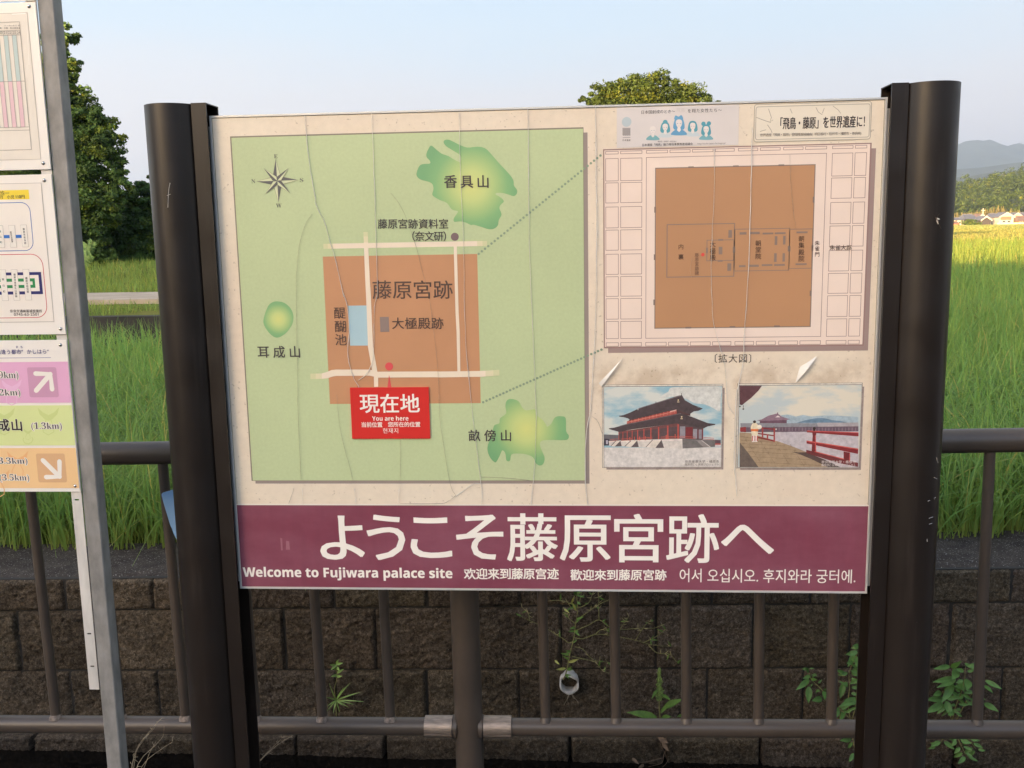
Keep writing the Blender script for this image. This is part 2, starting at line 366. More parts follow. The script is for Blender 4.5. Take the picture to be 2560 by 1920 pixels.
class Art:
    """flat print on the upright plane y = Y, given in picture coordinates through Z and projected onto that plane"""
    STEP = 0.00022
    def __init__(s, Y, Z=None): s.Y = Y; s.Z = Z or (lambda x, y: (x, y)); s.mb = MB(); s.mats = []; s.base = 0; s.var = 0.035
    def mi(s, c):
        m = ink(c, var=s.var) if isinstance(c, tuple) else c
        if m not in s.mats: s.mats.append(m)
        return s.mats.index(m)
    def uv(s, x, y): p = at(*s.Z(x, y), s.Y); return (p[0], p[2])
    def put(s, uvs, faces, c, L):
        y = s.Y - (s.base + L) * s.STEP; fs = []
        for f in faces:
            a = sum(uvs[f[i]][0]*uvs[f[(i+1) % len(f)]][1] - uvs[f[(i+1) % len(f)]][0]*uvs[f[i]][1] for i in range(len(f)))
            fs.append(tuple(f) if a > 0 else tuple(reversed(f)))
        s.mb.add([(u, y, v) for u, v in uvs], fs, s.mi(c))
    def poly(s, pts, c, L=1):
        uv = [s.uv(*p) for p in pts]; s.put(uv, tri(uv), c, L)
    def rect(s, x0, y0, x1, y1, c, L=1):       # true rectangle on the board from two seen corners
        a = s.uv(x0, y0); b = s.uv(x1, y1); s.rectuv(a[0], b[1], b[0], a[1], c, L)
    def rectuv(s, u0, v0, u1, v1, c, L=1): s.put([(u0,v0),(u1,v0),(u1,v1),(u0,v1)], [(0,1,2,3)], c, L)
    def frame(s, x0, y0, x1, y1, w, c, L=1):
        a = s.uv(x0, y0); b = s.uv(x1, y1); s.frameuv(a[0], b[1], b[0], a[1], w, c, L)
    def frameuv(s, u0, v0, u1, v1, w, c, L=1):
        s.put([(u0,v0),(u1,v0),(u1,v1),(u0,v1),(u0+w,v0+w),(u1-w,v0+w),(u1-w,v1-w),(u0+w,v1-w)], [(0,1,5,4),(1,2,6,5),(2,3,7,6),(3,0,4,7)], c, L)
    def rrect(s, x0, y0, x1, y1, r, c, L=1, w=None):
        a = s.uv(x0, y0); b = s.uv(x1, y1); u0, v1, u1, v0 = a[0], a[1], b[0], b[1]
        P = []; Q = []
        for cx, cy, a0 in ((u1-r, v1-r, 0), (u0+r, v1-r, 90), (u0+r, v0+r, 180), (u1-r, v0+r, 270)):
            for k in range(7):
                t = R(a0 + 15*k); P.append((cx + r*math.cos(t), cy + r*math.sin(t)))
                if w: Q.append((cx + (r-w)*math.cos(t), cy + (r-w)*math.sin(t)))
        n = len(P)
        if w: s.put(P + Q, [(i, (i+1) % n, n+(i+1) % n, n+i) for i in range(n)], c, L)
        else: s.put(P, [tuple(range(n))], c, L)
    def disc(s, x, y, r, c, L=1, n=24, sy=1.0):    # r in picture units of this zoom
        u, v = s.uv(x, y); q = s.uv(x + r, y); rr = abs(q[0] - u)
        s.put([(u + rr*math.cos(2*math.pi*i/n), v + sy*rr*math.sin(2*math.pi*i/n)) for i in range(n)], [tuple(range(n))], c, L)
    def line(s, pts, w, c, L=1):                   # w in metres
        P = [np.array(s.uv(*p)) for p in pts]; vs = []; k = len(P)
        for i in range(k):
            t = P[min(i+1, k-1)] - P[max(i-1, 0)]; t = t / (np.linalg.norm(t) + 1e-9); n = np.array([-t[1], t[0]])
            ww = w[i] if hasattr(w, '__len__') else w
            vs += [tuple(P[i] + n*ww/2), tuple(P[i] - n*ww/2)]
        s.put(vs, [(2*i, 2*i+1, 2*i+3, 2*i+2) for i in range(k-1)], c, L)
    def fit(s, txt, x0, y0, x1, y1, c, L=3, bold=0.0, slant=0.0):   # lettering stretched to the seen box
        v, f = glyph(txt, min(bold, 0))
        if not len(v): return
        cx, cy = (x0+x1)/2, (y0+y1)/2
        ua = s.uv(x0, cy)[0]; ub = s.uv(x1, cy)[0]; va = s.uv(cx, y1)[1]; vb = s.uv(cx, y0)[1]
        lo, hi = v.min(0), v.max(0); q = (v - lo) / (hi - lo)
        s.thick([(ua + (ub-ua)*a + slant*(b-0.5)*(vb-va), va + (vb-va)*b) for a, b in q], f, c, L, bold * (vb-va) / (hi[1]-lo[1]))
    def thick(s, uvs, f, c, L, d):         # heavier strokes: the glyph printed again a hair to each side
        for i, (a, b) in enumerate(((-1,-.7),(1,-.7),(-1,.7),(1,.7)) if d > 0 else ((0,0),)): s.put([(u + a*d, v + b*d) for u, v in uvs], f, c, L + 0.06*i)
    def row(s, txt, x0, x1, cy, size, c, L=3, bold=0.0, cy1=None, wide=1.0):   # full-width glyphs evenly spaced between x0 and x1
        n = len(txt); cy1 = cy if cy1 is None else cy1
        for i, ch in enumerate(txt):
            if ch in ' \u3000': continue
            p = (x1 - x0) / n; s.em(ch, x0 + p*(i+0.5), cy + (cy1-cy)*(i+0.5)/n, size, c, L, bold, wide)
    def em(s, ch, x, y, size, c, L=3, bold=0.0, wide=1.0):
        v, f = glyph(ch, min(bold, 0))
        if not len(v): return
        u, w = s.uv(x, y); k = abs(s.uv(x + size/2, y)[0] - s.uv(x - size/2, y)[0])
        s.thick([(u + (a - 0.5)*k*wide, w + (b - 0.38)*k) for a, b in v], f, c, L, bold*k*0.8)
    def col(s, txt, x, ys, size, c, L=3, bold=0.0):
        for ch, y in zip(txt, ys): s.em(ch, x, y, size, c, L, bold)
    def mesh(s): return s.mb.mesh(s.mats)

def zoomer(x0, y0, k): return lambda x, y: (x0 + x*k, y0 + y*k)
R4 = zoomer(560, 240, 500/1659); R5 = zoomer(1000, 280, 500/1659); R6 = zoomer(600, 700, 500/1659); R7 = zoomer(1000, 800, 500/1659)
RP = zoomer(1480, 340, 740/2046); RS = zoomer(1480, 240, 380/2212); RT = zoomer(1480, 200, 740/2212)
RA = zoomer(1500, 950, 320/2212); RB = zoomer(1830, 950, 340/2212); RL = zoomer(560, 1220, 820/2212); RR = zoomer(1360, 1220, 860/2212)
RC = zoomer(1480, 840, 740/2212); RV = zoomer(0, 0, VS)

PX0, PX1, PY, PZ0, PZ1 = -0.806, 0.644, 2.1205, 0.7965, 1.8816
board = empty('information_board', (-0.081, PY + 0.02, 0.0), 'large palace site map board with purple welcome banner between two dark brown round posts', 'information board')

# --- panel body: weathered cream sheet
def cream_mat():
    m, nt, b = nodes('weathered_cream'); b.inputs['Roughness'].default_value = 0.42; b.inputs['Specular IOR Level'].default_value = 0.4
    tc = N(nt, 'ShaderNodeTexCoord'); sp = N(nt, 'ShaderNodeSeparateXYZ'); nt.links.new(tc.outputs['Object'], sp.inputs[0])
    f = noise(nt, 3.2, 6, 0.62); g = noise(nt, 60, 5, 0.7); v = noise(nt, 170, 2, 0.4)
    base = ramp(nt, f, [(0.35, (0.77, 0.665, 0.51)), (0.65, (0.74, 0.61, 0.46))])
    # blotchy brown staining below the enlarged plan (object space: x across, z up)
    def mr(a, b2, s): 
        n = N(nt, 'ShaderNodeMapRange', interpolation_type='SMOOTHSTEP'); nt.links.new(s, n.inputs[0]); n.inputs[1].default_value = a; n.inputs[2].default_value = b2; return n.outputs[0]
    def mul(a, b2):
        n = N(nt, 'ShaderNodeMath', operation='MULTIPLY'); nt.links.new(a, n.inputs[0]); nt.links.new(b2, n.inputs[1]); return n.outputs[0]
    zone = mul(mul(mr(0.0, 0.04, sp.outputs[0]), mr(1.13, 1.22, sp.outputs[2])), mr(1.345, 1.30, sp.outputs[2]))
    st = ramp(nt, noise(nt, 11, 7, 0.65), [(0.46, 0.0), (0.60, 0.62)])
    k = mul(zone, st); base = mix(nt, k, base, (0.50, 0.37, 0.25))
    base = mix(nt, ramp(nt, v, [(0.70, 0.0), (0.76, 0.45)]), base, (0.25, 0.17, 0.10))
    base = mix(nt, 1.0, base, ramp(nt, g, [(0.3, 0.95), (0.7, 1.03)]), 'MULTIPLY'); nt.links.new(base, b.inputs['Base Color'])
    bump(nt, b, noise(nt, 7, 4, 0.5), 0.10, 0.01); return m
CREAM = cream_mat()
pb = MB(); pb.box(PX0 + 0.004, PX1 - 0.004, PY, PY + 0.028, PZ0 + 0.004, PZ1 - 0.004)
obj('panel', pb.mesh(CREAM), board)
TRIM = simple('pale_aluminium', (0.62, 0.60, 0.56), 0.35, 0.06, 12, metal=0.3)
tr = MB(); e = 0.0022
tr.box(PX0, PX1, PY - e, PY + 0.03, PZ1 - 0.004, PZ1); tr.box(PX0, PX1, PY - e, PY + 0.03, PZ0, PZ0 + 0.004)
tr.box(PX0, PX0 + 0.004, PY - e, PY + 0.03, PZ0 + 0.004, PZ1 - 0.004); tr.box(PX1 - 0.004, PX1, PY - e, PY + 0.03, PZ0 + 0.004, PZ1 - 0.004)
tr.box(PX0 - 0.006, PX0, PY + 0.006, PY + 0.026, PZ0 + 0.015, PZ1 - 0.022); tr.box(PX1, PX1 + 0.008, PY + 0.006, PY + 0.026, PZ0 + 0.015, PZ1 - 0.022)
obj('edge_trim', tr.mesh(TRIM), board)
dl = Art(PY); dl.base = 1
dl.frameuv(PX0 + 0.0045, PZ0 + 0.0045, PX1 - 0.0045, PZ1 - 0.0045, 0.0011, (120, 108, 92), 0)
obj('inner_line', dl.mesh(), board)  # thin darker line just inside the trim

# --- green map
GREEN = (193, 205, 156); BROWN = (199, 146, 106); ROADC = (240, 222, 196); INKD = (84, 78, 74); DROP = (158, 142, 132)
def green_mat():
    m, nt, b = nodes('map_green'); b.inputs['Roughness'].default_value = 0.42; b.inputs['Specular IOR Level'].default_value = 0.4
    c = inkc(GREEN); f = noise(nt, 2.5, 5, 0.6); g = noise(nt, 150, 3, 0.6)
    base = ramp(nt, f, [(0.3, tuple(x*0.93 for x in c)), (0.7, tuple(x*1.04 for x in c))])
    base = mix(nt, 1.0, base, ramp(nt, g, [(0.3, 0.96), (0.7, 1.03)]), 'MULTIPLY'); nt.links.new(base, b.inputs['Base Color'])
    bump(nt, b, noise(nt, 7, 4, 0.5), 0.08, 0.01); return m
GM = green_mat()
mp = Art(PY)
a0 = Art(PY, R4).uv(62, 347); b0 = Art(PY, R7).uv(1537, 1330)
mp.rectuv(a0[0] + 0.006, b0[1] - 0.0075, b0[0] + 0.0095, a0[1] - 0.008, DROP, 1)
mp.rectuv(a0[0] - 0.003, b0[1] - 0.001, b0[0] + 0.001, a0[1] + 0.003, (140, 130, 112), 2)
mp.rectuv(a0[0], b0[1], b0[0], a0[1], GM, 3)
def hillmat(name, art, cx, cy, r):
    u, v = art.uv(cx, cy); rr = abs(art.uv(cx + r, cy)[0] - u)
    m, nt, b = nodes(name); b.inputs['Roughness'].default_value = 0.42
    tc = N(nt, 'ShaderNodeTexCoord'); d = N(nt, 'ShaderNodeVectorMath', operation='DISTANCE'); nt.links.new(tc.outputs['Object'], d.inputs[0]); d.inputs[1].default_value = (u, PY, v)
    k = N(nt, 'ShaderNodeMath', operation='DIVIDE'); nt.links.new(d.outputs['Value'], k.inputs[0]); k.inputs[1].default_value = rr
    c = ramp(nt, k.outputs[0], [(0.0, inkc((216, 218, 132))), (0.3, inkc((200, 212, 134))), (0.75, inkc((136, 182, 122))), (1.0, inkc((122, 172, 118)))])
    nt.links.new(c, b.inputs['Base Color']); return m
K5 = Art(PY, R5); K6 = Art(PY, R6); K7 = Art(PY, R7); K4 = Art(PY, R4)
KAGU = [(258,278),(300,310),(345,345),(400,365),(450,395),(500,415),(502,362),(440,320),(385,285),(362,250),(375,232),(405,230),(450,250),(500,275),(560,295),(640,288),(690,295),(730,320),(800,400),(860,465),(915,525),(942,570),(945,610),(970,645),(970,675),(945,698),(900,685),(850,672),(800,672),(795,685),(830,705),(862,740),(835,770),(825,800),(843,850),(820,895),(812,940),(780,968),(735,972),(680,955),(610,935),(590,938),(540,915),(500,908),(450,910),(448,880),(475,840),(480,822),(430,808),(390,755),(330,730),(280,700),(268,680),(278,640),(270,600),(240,580),(170,560),(140,530),(140,500),(160,450),(190,432),(240,430),(253,420),(245,400),(222,375),(220,345),(235,310)]
MIMI = [(310,177),(370,190),(420,235),(443,290),(440,350),(415,400),(370,450),(310,478),(260,455),(215,400),(195,350),(205,290),(235,215),(270,185)]
UNEB = [(880,680),(900,658),(940,656),(985,675),(1010,720),(1040,748),(1080,745),(1125,742),(1135,790),(1180,825),(1210,865),(1222,885),(1255,860),(1275,820),(1300,800),(1340,798),(1375,815),(1378,920),(1400,955),(1395,985),(1365,996),(1250,995),(1180,1000),(1160,1030),(1180,1090),(1200,1140),(1190,1190),(1160,1207),(1125,1185),(1105,1140),(1050,1115),(980,1107),(925,1115),(915,1160),(900,1172),(882,1160),(875,1110),(860,1085),(845,1085),(825,1130),(800,1175),(785,1178),(755,1150),(730,1100),(728,1040),(760,960),(775,890),(790,868),(825,855),(830,815),(880,775),(875,720)]
mp.Z = R5; mp.poly(smooth(KAGU, 3), hillmat('hill_print_east', K5, 590, 610, 400), 4)
mp.Z = R6; mp.poly(smooth(MIMI, 4), hillmat('hill_print_north', K6, 320, 325, 160), 4)
mp.Z = R7; mp.poly(smooth(UNEB, 3), hillmat('hill_print_south', K7, 1050, 900, 360), 4)
q0 = K4.uv(820, 1332); q1 = K7.uv(670, 689); mp.rectuv(q0[0], q1[1], q1[0], q0[1], BROWN, 4)
FADE = [(226, 216, 176), (214, 211, 165)]
# roads
def band(art, x0, y0, x1, y1, c, L): mp.Z = art; mp.poly([(x0,y0),(x1,y0),(x1,y1),(x0,y1)], c, L)
t0 = K4.uv(905, 1225); t1 = K5.uv(640, 1113); mp.rectuv(t0[0], t1[1], t1[0], K4.uv(1100, 1221)[1], ROADC, 5)
mp.rectuv(t0[0]-0.012, t1[1], t0[0], K4.uv(1100,1221)[1], FADE[0], 5); mp.rectuv(t0[0]-0.022, t1[1], t0[0]-0.012, K4.uv(1100,1221)[1], FADE[1], 5)
mp.rectuv(t1[0], t1[1], t1[0]+0.012, K4.uv(1100,1221)[1], FADE[0], 5); mp.rectuv(t1[0]+0.012, t1[1], t1[0]+0.022, K4.uv(1100,1221)[1], FADE[1], 5)
mp.Z = lambda x, y: (x, y)
def P4(x, y): return R4(x, y)
def P6(x, y): return R6(x, y)
mp.poly([P4(1160,1215), P4(1197,1215), P4(1216,1659), P6(1081,0), P6(1104,550), P6(1140,760), P6(1147,800), P6(1147,886), P6(1113,886), P6(1112,800), P6(1095,740), P6(1062,550), P6(1042,0), P4(1178,1659)], ROADC, 6)
mp.poly([P4(1158,1165), P4(1195,1165), P4(1197,1215), P4(1160,1215)], FADE[0], 5); mp.poly([P4(1157,1128), P4(1193,1128), P4(1195,1165), P4(1158,1165)], FADE[1], 5)
mp.poly([R5(446,1112), R5(472,1112), R5(487,1659), R7(496,100), R7(501,426), R7(477,426), R7(470,100), R5(461,1659)], ROADC, 6)
mp.poly([P6(680,774), P6(720,763), P6(760,746), P6(800,742), P6(1080,742), P6(1112,752), P6(1145,760), P6(1659,757), R7(300,427), R7(670,422), R7(710,420), R7(710,468), R7(670,471), R7(300,476), P6(1659,806), P6(1147,809), P6(1110,800), P6(1075,793), P6(800,795), P6(770,800), P6(725,815), P6(680,820)], ROADC, 7)
mp.poly([P6(630,775), P6(680,774), P6(680,820), P6(630,821)], FADE[0], 6); mp.poly([P6(585,776), P6(630,775), P6(630,821), P6(585,821)], FADE[1], 6)
mp.poly([R7(710,420), R7(775,416), R7(775,464), R7(710,468)], FADE[0], 6); mp.poly([R7(775,416), R7(825,412), R7(825,460), R7(775,464)], FADE[1], 6)
mp.Z = R6
mp.poly([(898,213),(1052,211),(1067,543),(914,544)], (176, 203, 208), 5); mp.rect(1160,306,1240,430, (146,126,116), 5)
mp.disc(1238, 716, 33, (222,88,88), 8); mp.poly([(1238,785),(1257,888),(1224,890)], (222,88,88), 8)
mp.Z = R5; mp.disc(455, 1035, 33, (128,106,106), 5)
def dots(za, xa, ya, zb, xb, yb, n, r):
    A = np.array(za(xa, ya)); B = np.array(zb(xb, yb)); mp.Z = lambda x, y: (x, y)
    for i in range(n):
        p = A + (B-A)*i/(n-1); mp.disc(p[0], p[1], r, (142,160,132), 6, 12)
dots(R5, 653, 1177, RV, 1297, 336, 39, 3.1); dots(R7, 690, 681, RV, 1299, 755, 36, 3.1)
# compass rose
mp.Z = R4; cx, cy = 443, 704
tips = [(430,525),(540,597),(616,697),(550,805),(453,883),(348,810),(272,708),(333,600)]
for big in (0, 1):
    for i in ((1,3,5,7) if not big else (0,2,4,6)):
        t = tips[i]; d = np.array([t[0]-cx, t[1]-cy], float); n = np.array([-d[1], d[0]]) / np.linalg.norm(d); w = 32 if big else 22; k = 0.34 if big else 0.3
        a = np.array([cx, cy]) + d*k*0.6; l = a + n*w; r_ = a - n*w
        L = 5 if big else 8
        mp.poly([t, tuple(l), (cx, cy)], (212, 216, 172), L + 1); mp.poly([t, (cx, cy), tuple(r_)], (104, 102, 100), L + 1)
        mp.line([(cx, cy), tuple(l), t, tuple(r_), (cx, cy)], 0.0009, (104, 102, 100), L + 2)
SER = lambda s: ''.join(chr(0x1D7CE + ord(c) - 48) if c.isdigit() else chr(0x1D400 + ord(c) - 65) if c.isupper() else chr(0x1D41A + ord(c) - 97) if c.islower() else c for c in s)
SAN = lambda s: ''.join(chr(0x1D5D4 + ord(c) - 65) if c.isupper() else chr(0x1D5EE + ord(c) - 97) if c.islower() else c for c in s)
SEC = (108, 108, 100)
mp.fit(SER('E'), 416,484,446,516, SEC, 6, 0.0); mp.fit(SER('S'), 630,680,660,714, SEC, 6, 0.0); mp.fit(SER('W'), 433,892,479,928, SEC, 6, 0.0); mp.fit(SER('N'), 229,691,261,725, SEC, 6, 0.0)
mapo = obj('site_map', mp.mesh(), board)
lt = Art(PY, R5); lt.base = 6
lt.row('香具山', 352, 757, 577, 112, INKD, 3, 0.018)
lt.Z = lambda x, y: (x, y)
lt.row('藤原宮跡資料室', 944, 1122, 559.5, 25.5, INKD, 3, 0.012); lt.Z = R5; lt.row('（奈文研）', 48, 438, 1030, 84, INKD, 3, 0.012)
lt.Z = lambda x, y: (x, y); lt.row('藤原宮跡', 930, 1133, 724, 49, (96,76,66), 3, 0.006, wide=1.05); lt.row('大極殿跡', 979, 1110, 808, 31, (96,76,66), 3, 0.008, wide=1.05)
lt.Z = R6; lt.em('醍', 828, 272, 102, (96,76,66), 3, 0.006); lt.em('醐', 835, 384, 102, (96,76,66), 3, 0.006); lt.em('池', 838, 494, 102, (96,76,66), 3, 0.006)
lt.row('耳成山', 130, 522, 595, 104, INKD, 3, 0.014); lt.Z = R7; lt.row('畝傍山', 552, 945, 957, 104, INKD, 3, 0.014)
sub('lettering', lt.mesh(), mapo)

# --- red plate
pl = Art(PY, R6); pl.base = 18
pq = [pl.uv(*p) for p in ((915,892),(1565,885),(1582,1307),(935,1318))]
pu0, pu1, pv0, pv1 = (pq[0][0]+pq[3][0])/2, (pq[1][0]+pq[2][0])/2, (pq[2][1]+pq[3][1])/2, (pq[0][1]+pq[1][1])/2
pm = MB(); pm.box(pu0, pu1, PY - 0.0048, PY - 0.0004, pv0, pv1)
plate = obj('location_plate', pm.mesh(ink((214,52,46), 0.35)), board)
WHITE = (248, 240, 226)
pl.base = 22
pl.row('現在地', 994, 1496, 1020, 168, WHITE, 2, 0.018); pl.fit(SAN('You are here'), 1100,1124,1400,1163, WHITE, 2, 0.0)
pl.row('当前位置', 1008, 1186, 1196, 46, WHITE, 2, 0.018); pl.row('您所在的位置', 1230, 1500, 1194, 46, WHITE, 2, 0.018); pl.row('현재지', 1188, 1324, 1246, 48, WHITE, 2, 0.0)
sub('lettering', pl.mesh(), plate)

# --- purple banner
def banner_mat():
    m, nt, b = nodes('banner_purple'); b.inputs['Roughness'].default_value = 0.36; b.inputs['Specular IOR Level'].default_value = 0.45
    c = inkc((131, 66, 81)); f = noise(nt, 4, 7, 0.65, stretch=(1, 1, 2.2)); g = noise(nt, 40, 4, 0.7, stretch=(1, 1, 0.15))
    base = ramp(nt, f, [(0.4, c), (0.72, inkc((145, 86, 100)))]); base = mix(nt, 1.0, base, ramp(nt, g, [(0.35, 0.95), (0.7, 1.04)]), 'MULTIPLY')
    nt.links.new(base, b.inputs['Base Color']); return m
bn = Art(PY, RL); bn.base = 2
bz = bn.uv(80, 115)[1]
bn.rectuv(PX0 + 0.0045, PZ0 + 0.0045, PX1 - 0.0045, bz, banner_mat(), 0); bn.rectuv(PX0 + 0.0045, bz, PX1 - 0.0045, bz + 0.003, (236, 226, 208), 0)
for p in ([(380,335),(385,420),(397,420),(393,340)], [(420,355),(418,415),(445,415),(440,360)]): bn.poly(p, (160, 106, 116), 1)
bano = obj('welcome_banner', bn.mesh(), board)
bl = Art(PY, RL); bl.base = 4
for ch, x0, y0, x1, y1 in (('よ',650,188,942,480),('う',968,182,1218,482),('こ',1262,200,1532,468),('そ',1570,182,1880,478)): bl.fit(ch, x0, y0, x1, y1, WHITE, 1, 0.012)
bl.Z = lambda x, y: (x, y)
bl.fit('藤', 1268.5, 1284, 1393, 1402, WHITE, 1, 0.012)
bl.Z = RR
for ch, x0, y0, x1, y1 in (('原',105,178,425,470),('宮',455,168,762,475),('跡',790,170,1122,478),('へ',1142,238,1476,420)): bl.fit(ch, x0, y0, x1, y1, WHITE, 1, 0.012)
bl.Z = RL; bl.fit(SAN('Welcome to Fujiwara palace site'), 130,535,1540,622, WHITE, 1, 0.012)
bl.Z = lambda x, y: (x, y); bl.row('欢迎来到藤原宫迹', 1160, 1397, 1434, 30.5, WHITE, 1, 0.024); bl.row('歡迎來到藤原宮跡', 1425.5, 1666.5, 1437, 30.5, WHITE, 1, 0.024)
bl.Z = RR; bl.fit('어서 오십시오. 후지와라 궁터에.', 872,520,2002,608, WHITE, 1, 0.004)
sub('lettering', bl.mesh(), bano)
# --- enlarged plan
pn = Art(PY, RP); pn.base = 1
PINK = (240, 218, 200); PL = (158, 126, 116); GR = (146, 126, 112)
A = pn.uv(85, 100); B = pn.uv(1868, 1440)
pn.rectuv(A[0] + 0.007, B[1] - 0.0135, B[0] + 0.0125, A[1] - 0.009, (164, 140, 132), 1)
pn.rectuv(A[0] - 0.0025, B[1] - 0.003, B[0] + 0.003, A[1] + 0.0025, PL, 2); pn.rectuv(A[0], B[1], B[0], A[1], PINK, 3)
U = lambda x: pn.uv(x, 92)[0]; Vr = lambda y: pn.uv(343, y)[1]
colsL = [(92, 183), (196, 347)]; colsR = [(1660, 1805), (1817, 1900)]
colsT = [(374,524),(537,680),(692,838),(850,985),(1010,1147),(1162,1302),(1322,1460),(1473,1623)]
rows = [(100,122),(150,308),(318,460),(485,633),(645,788),(812,955),(968,1107),(1120,1265),(1278,1400),(1425,1453)]
lw = 0.0011
for c0, c1 in colsL + colsR:
    for r0, r1 in rows: pn.frameuv(U(c0), Vr(r1), U(c1), Vr(r0), lw, PL, 4)
for c0, c1 in colsT:
    for r0, r1 in (rows[0], rows[-1]): pn.frameuv(U(c0), Vr(r1), U(c1), Vr(r0), lw, PL, 4)
pn.frameuv(U(374), Vr(1400), U(1623), Vr(148), lw, PL, 4)
def plan_brown():
    m, nt, b = nodes('plan_brown'); b.inputs['Roughness'].default_value = 0.42
    c = inkc((190, 141, 100)); f = noise(nt, 2.0, 4, 0.6)
    nt.links.new(ramp(nt, f, [(0.3, tuple(x*0.93 for x in c)), (0.7, tuple(x*1.05 for x in c))]), b.inputs['Base Color']); return m
a = pn.uv(440, 224); b_ = pn.uv(1507, 1316)
pn.rectuv(a[0] - 0.0012, b_[1] - 0.0012, b_[0] + 0.0012, a[1] + 0.0012, GR, 4); pn.rectuv(a[0] + 0.001, b_[1] + 0.001, b_[0] - 0.001, a[1] - 0.001, plan_brown(), 5)
for g in ((665,211,703,221),(975,204,1013,214),(1288,197,1327,208),(645,1319,685,1330),(950,1314,990,1325),(1258,1309,1297,1321),(430,490,443,530),(427,818,440,857),(424,1130,437,1168),(1525,420,1537,460),(1516,755,1528,793),(1504,1068,1516,1106)): pn.rect(*g, (136,118,108), 6)
def fr(x0, y0, x1, y1, w=0.0016): pn.frame(x0, y0, x1, y1, w, GR, 6)
fr(516,610,982,972, 0.002); fr(792,718,980,862); fr(984,642,1361,930); fr(1364,642,1519,916)
for g in ((942,650,966,703),(935,880,960,932),(875,766,900,818),(1020,665,1067,681),(1088,663,1158,678),(1178,668,1252,679),(1263,666,1337,677),(1015,893,1060,906),(1085,890,1152,904),(1172,886,1246,898),(1258,885,1332,897),(1262,692,1279,753),(1320,690,1336,750),(1258,810,1275,870),(1316,810,1332,868),(1412,660,1489,671),(1406,880,1483,891),(787,772,800,810),(872,712,906,724),(868,857,902,869),(972,768,989,806),(1352,760,1370,798)): pn.rect(*g, GR, 7)
pn.disc(765, 820, 12, (222,84,76), 7)
plano = obj('enlarged_plan', pn.mesh(), board)
px = Art(PY, RP); px.base = 9; DK = (88, 66, 54)
px.col('内裏', 614, (765, 835), 40, DK, 1, 0.003); px.col('大極殿', 834, (748, 795, 840), 44, DK, 1, 0.003); px.col('藤原宮跡碑', 724, (822, 853, 885, 917, 948), 31, (124,94,76), 1, 0.0)
px.col('朝堂院', 1148, (740, 785, 832), 43, DK, 1, 0.003); px.col('朝集殿院', 1446, (710, 755, 803, 848), 43, DK, 1, 0.003); px.col('朱雀門', 1555, (740, 778, 818), 36, DK, 1, 0.003)
px.row('朱雀大路', 1640, 1795, 771, 40, DK, 1, 0.003)
sub('lettering', px.mesh(), plano)
cp = Art(PY, RP); cp.base = 2; cp.row('〔拡大図〕', 800, 1148, 1537, 66, (86,74,66), 1, 0.006); obj('plan_caption', cp.mesh(), board)

# --- two stickers along the top
s1 = Art(PY, RS); s1.base = 3
q = s1.uv(360, 172); w = s1.uv(2122, 714); s1.rectuv(q[0], w[1], w[0] + 0.001, q[1], (222, 212, 204), 1)
s1.disc(503, 378, 70, (190, 200, 200), 2)
for i in range(12): s1.rect(445 + i*9.6, 464, 451.5 + i*9.6, 572 + (6 if i % 3 else 0), (150, 142, 138), 2)
s1.rect(448, 603, 558, 607, (150,142,138), 2); s1.row('日本遺産', 440, 562, 643, 30, (110,100,96), 2, 0.01)
s1.row('日本国創成のとき～', 708, 1210, 238, 56, (70,64,62), 2, 0.004, 222); s1.row('飛鳥', 1222, 1355, 206, 62, (212,202,194), 2, 0.01); s1.row('を翔た女性たち～', 1385, 1892, 218, 60, (70,64,62), 2, 0.004, 205)
s1.row('橿原市・高取町・明日香村', 955, 1228, 662, 23, (96,90,86), 2, 0.0)
s1.row('日本遺産「飛鳥」魅力発信事業推進協議会', 724, 1466, 714, 40, (72,66,64), 2, 0.010, 696); s1.fit('http://asuka-japan-heritage.jp/', 1535, 678, 1945, 708, (110,102,98), 2)
TEAL, BLUE, PALE, SKIN = (92, 160, 172), (110, 164, 196), (176, 204, 208), (232, 222, 212)
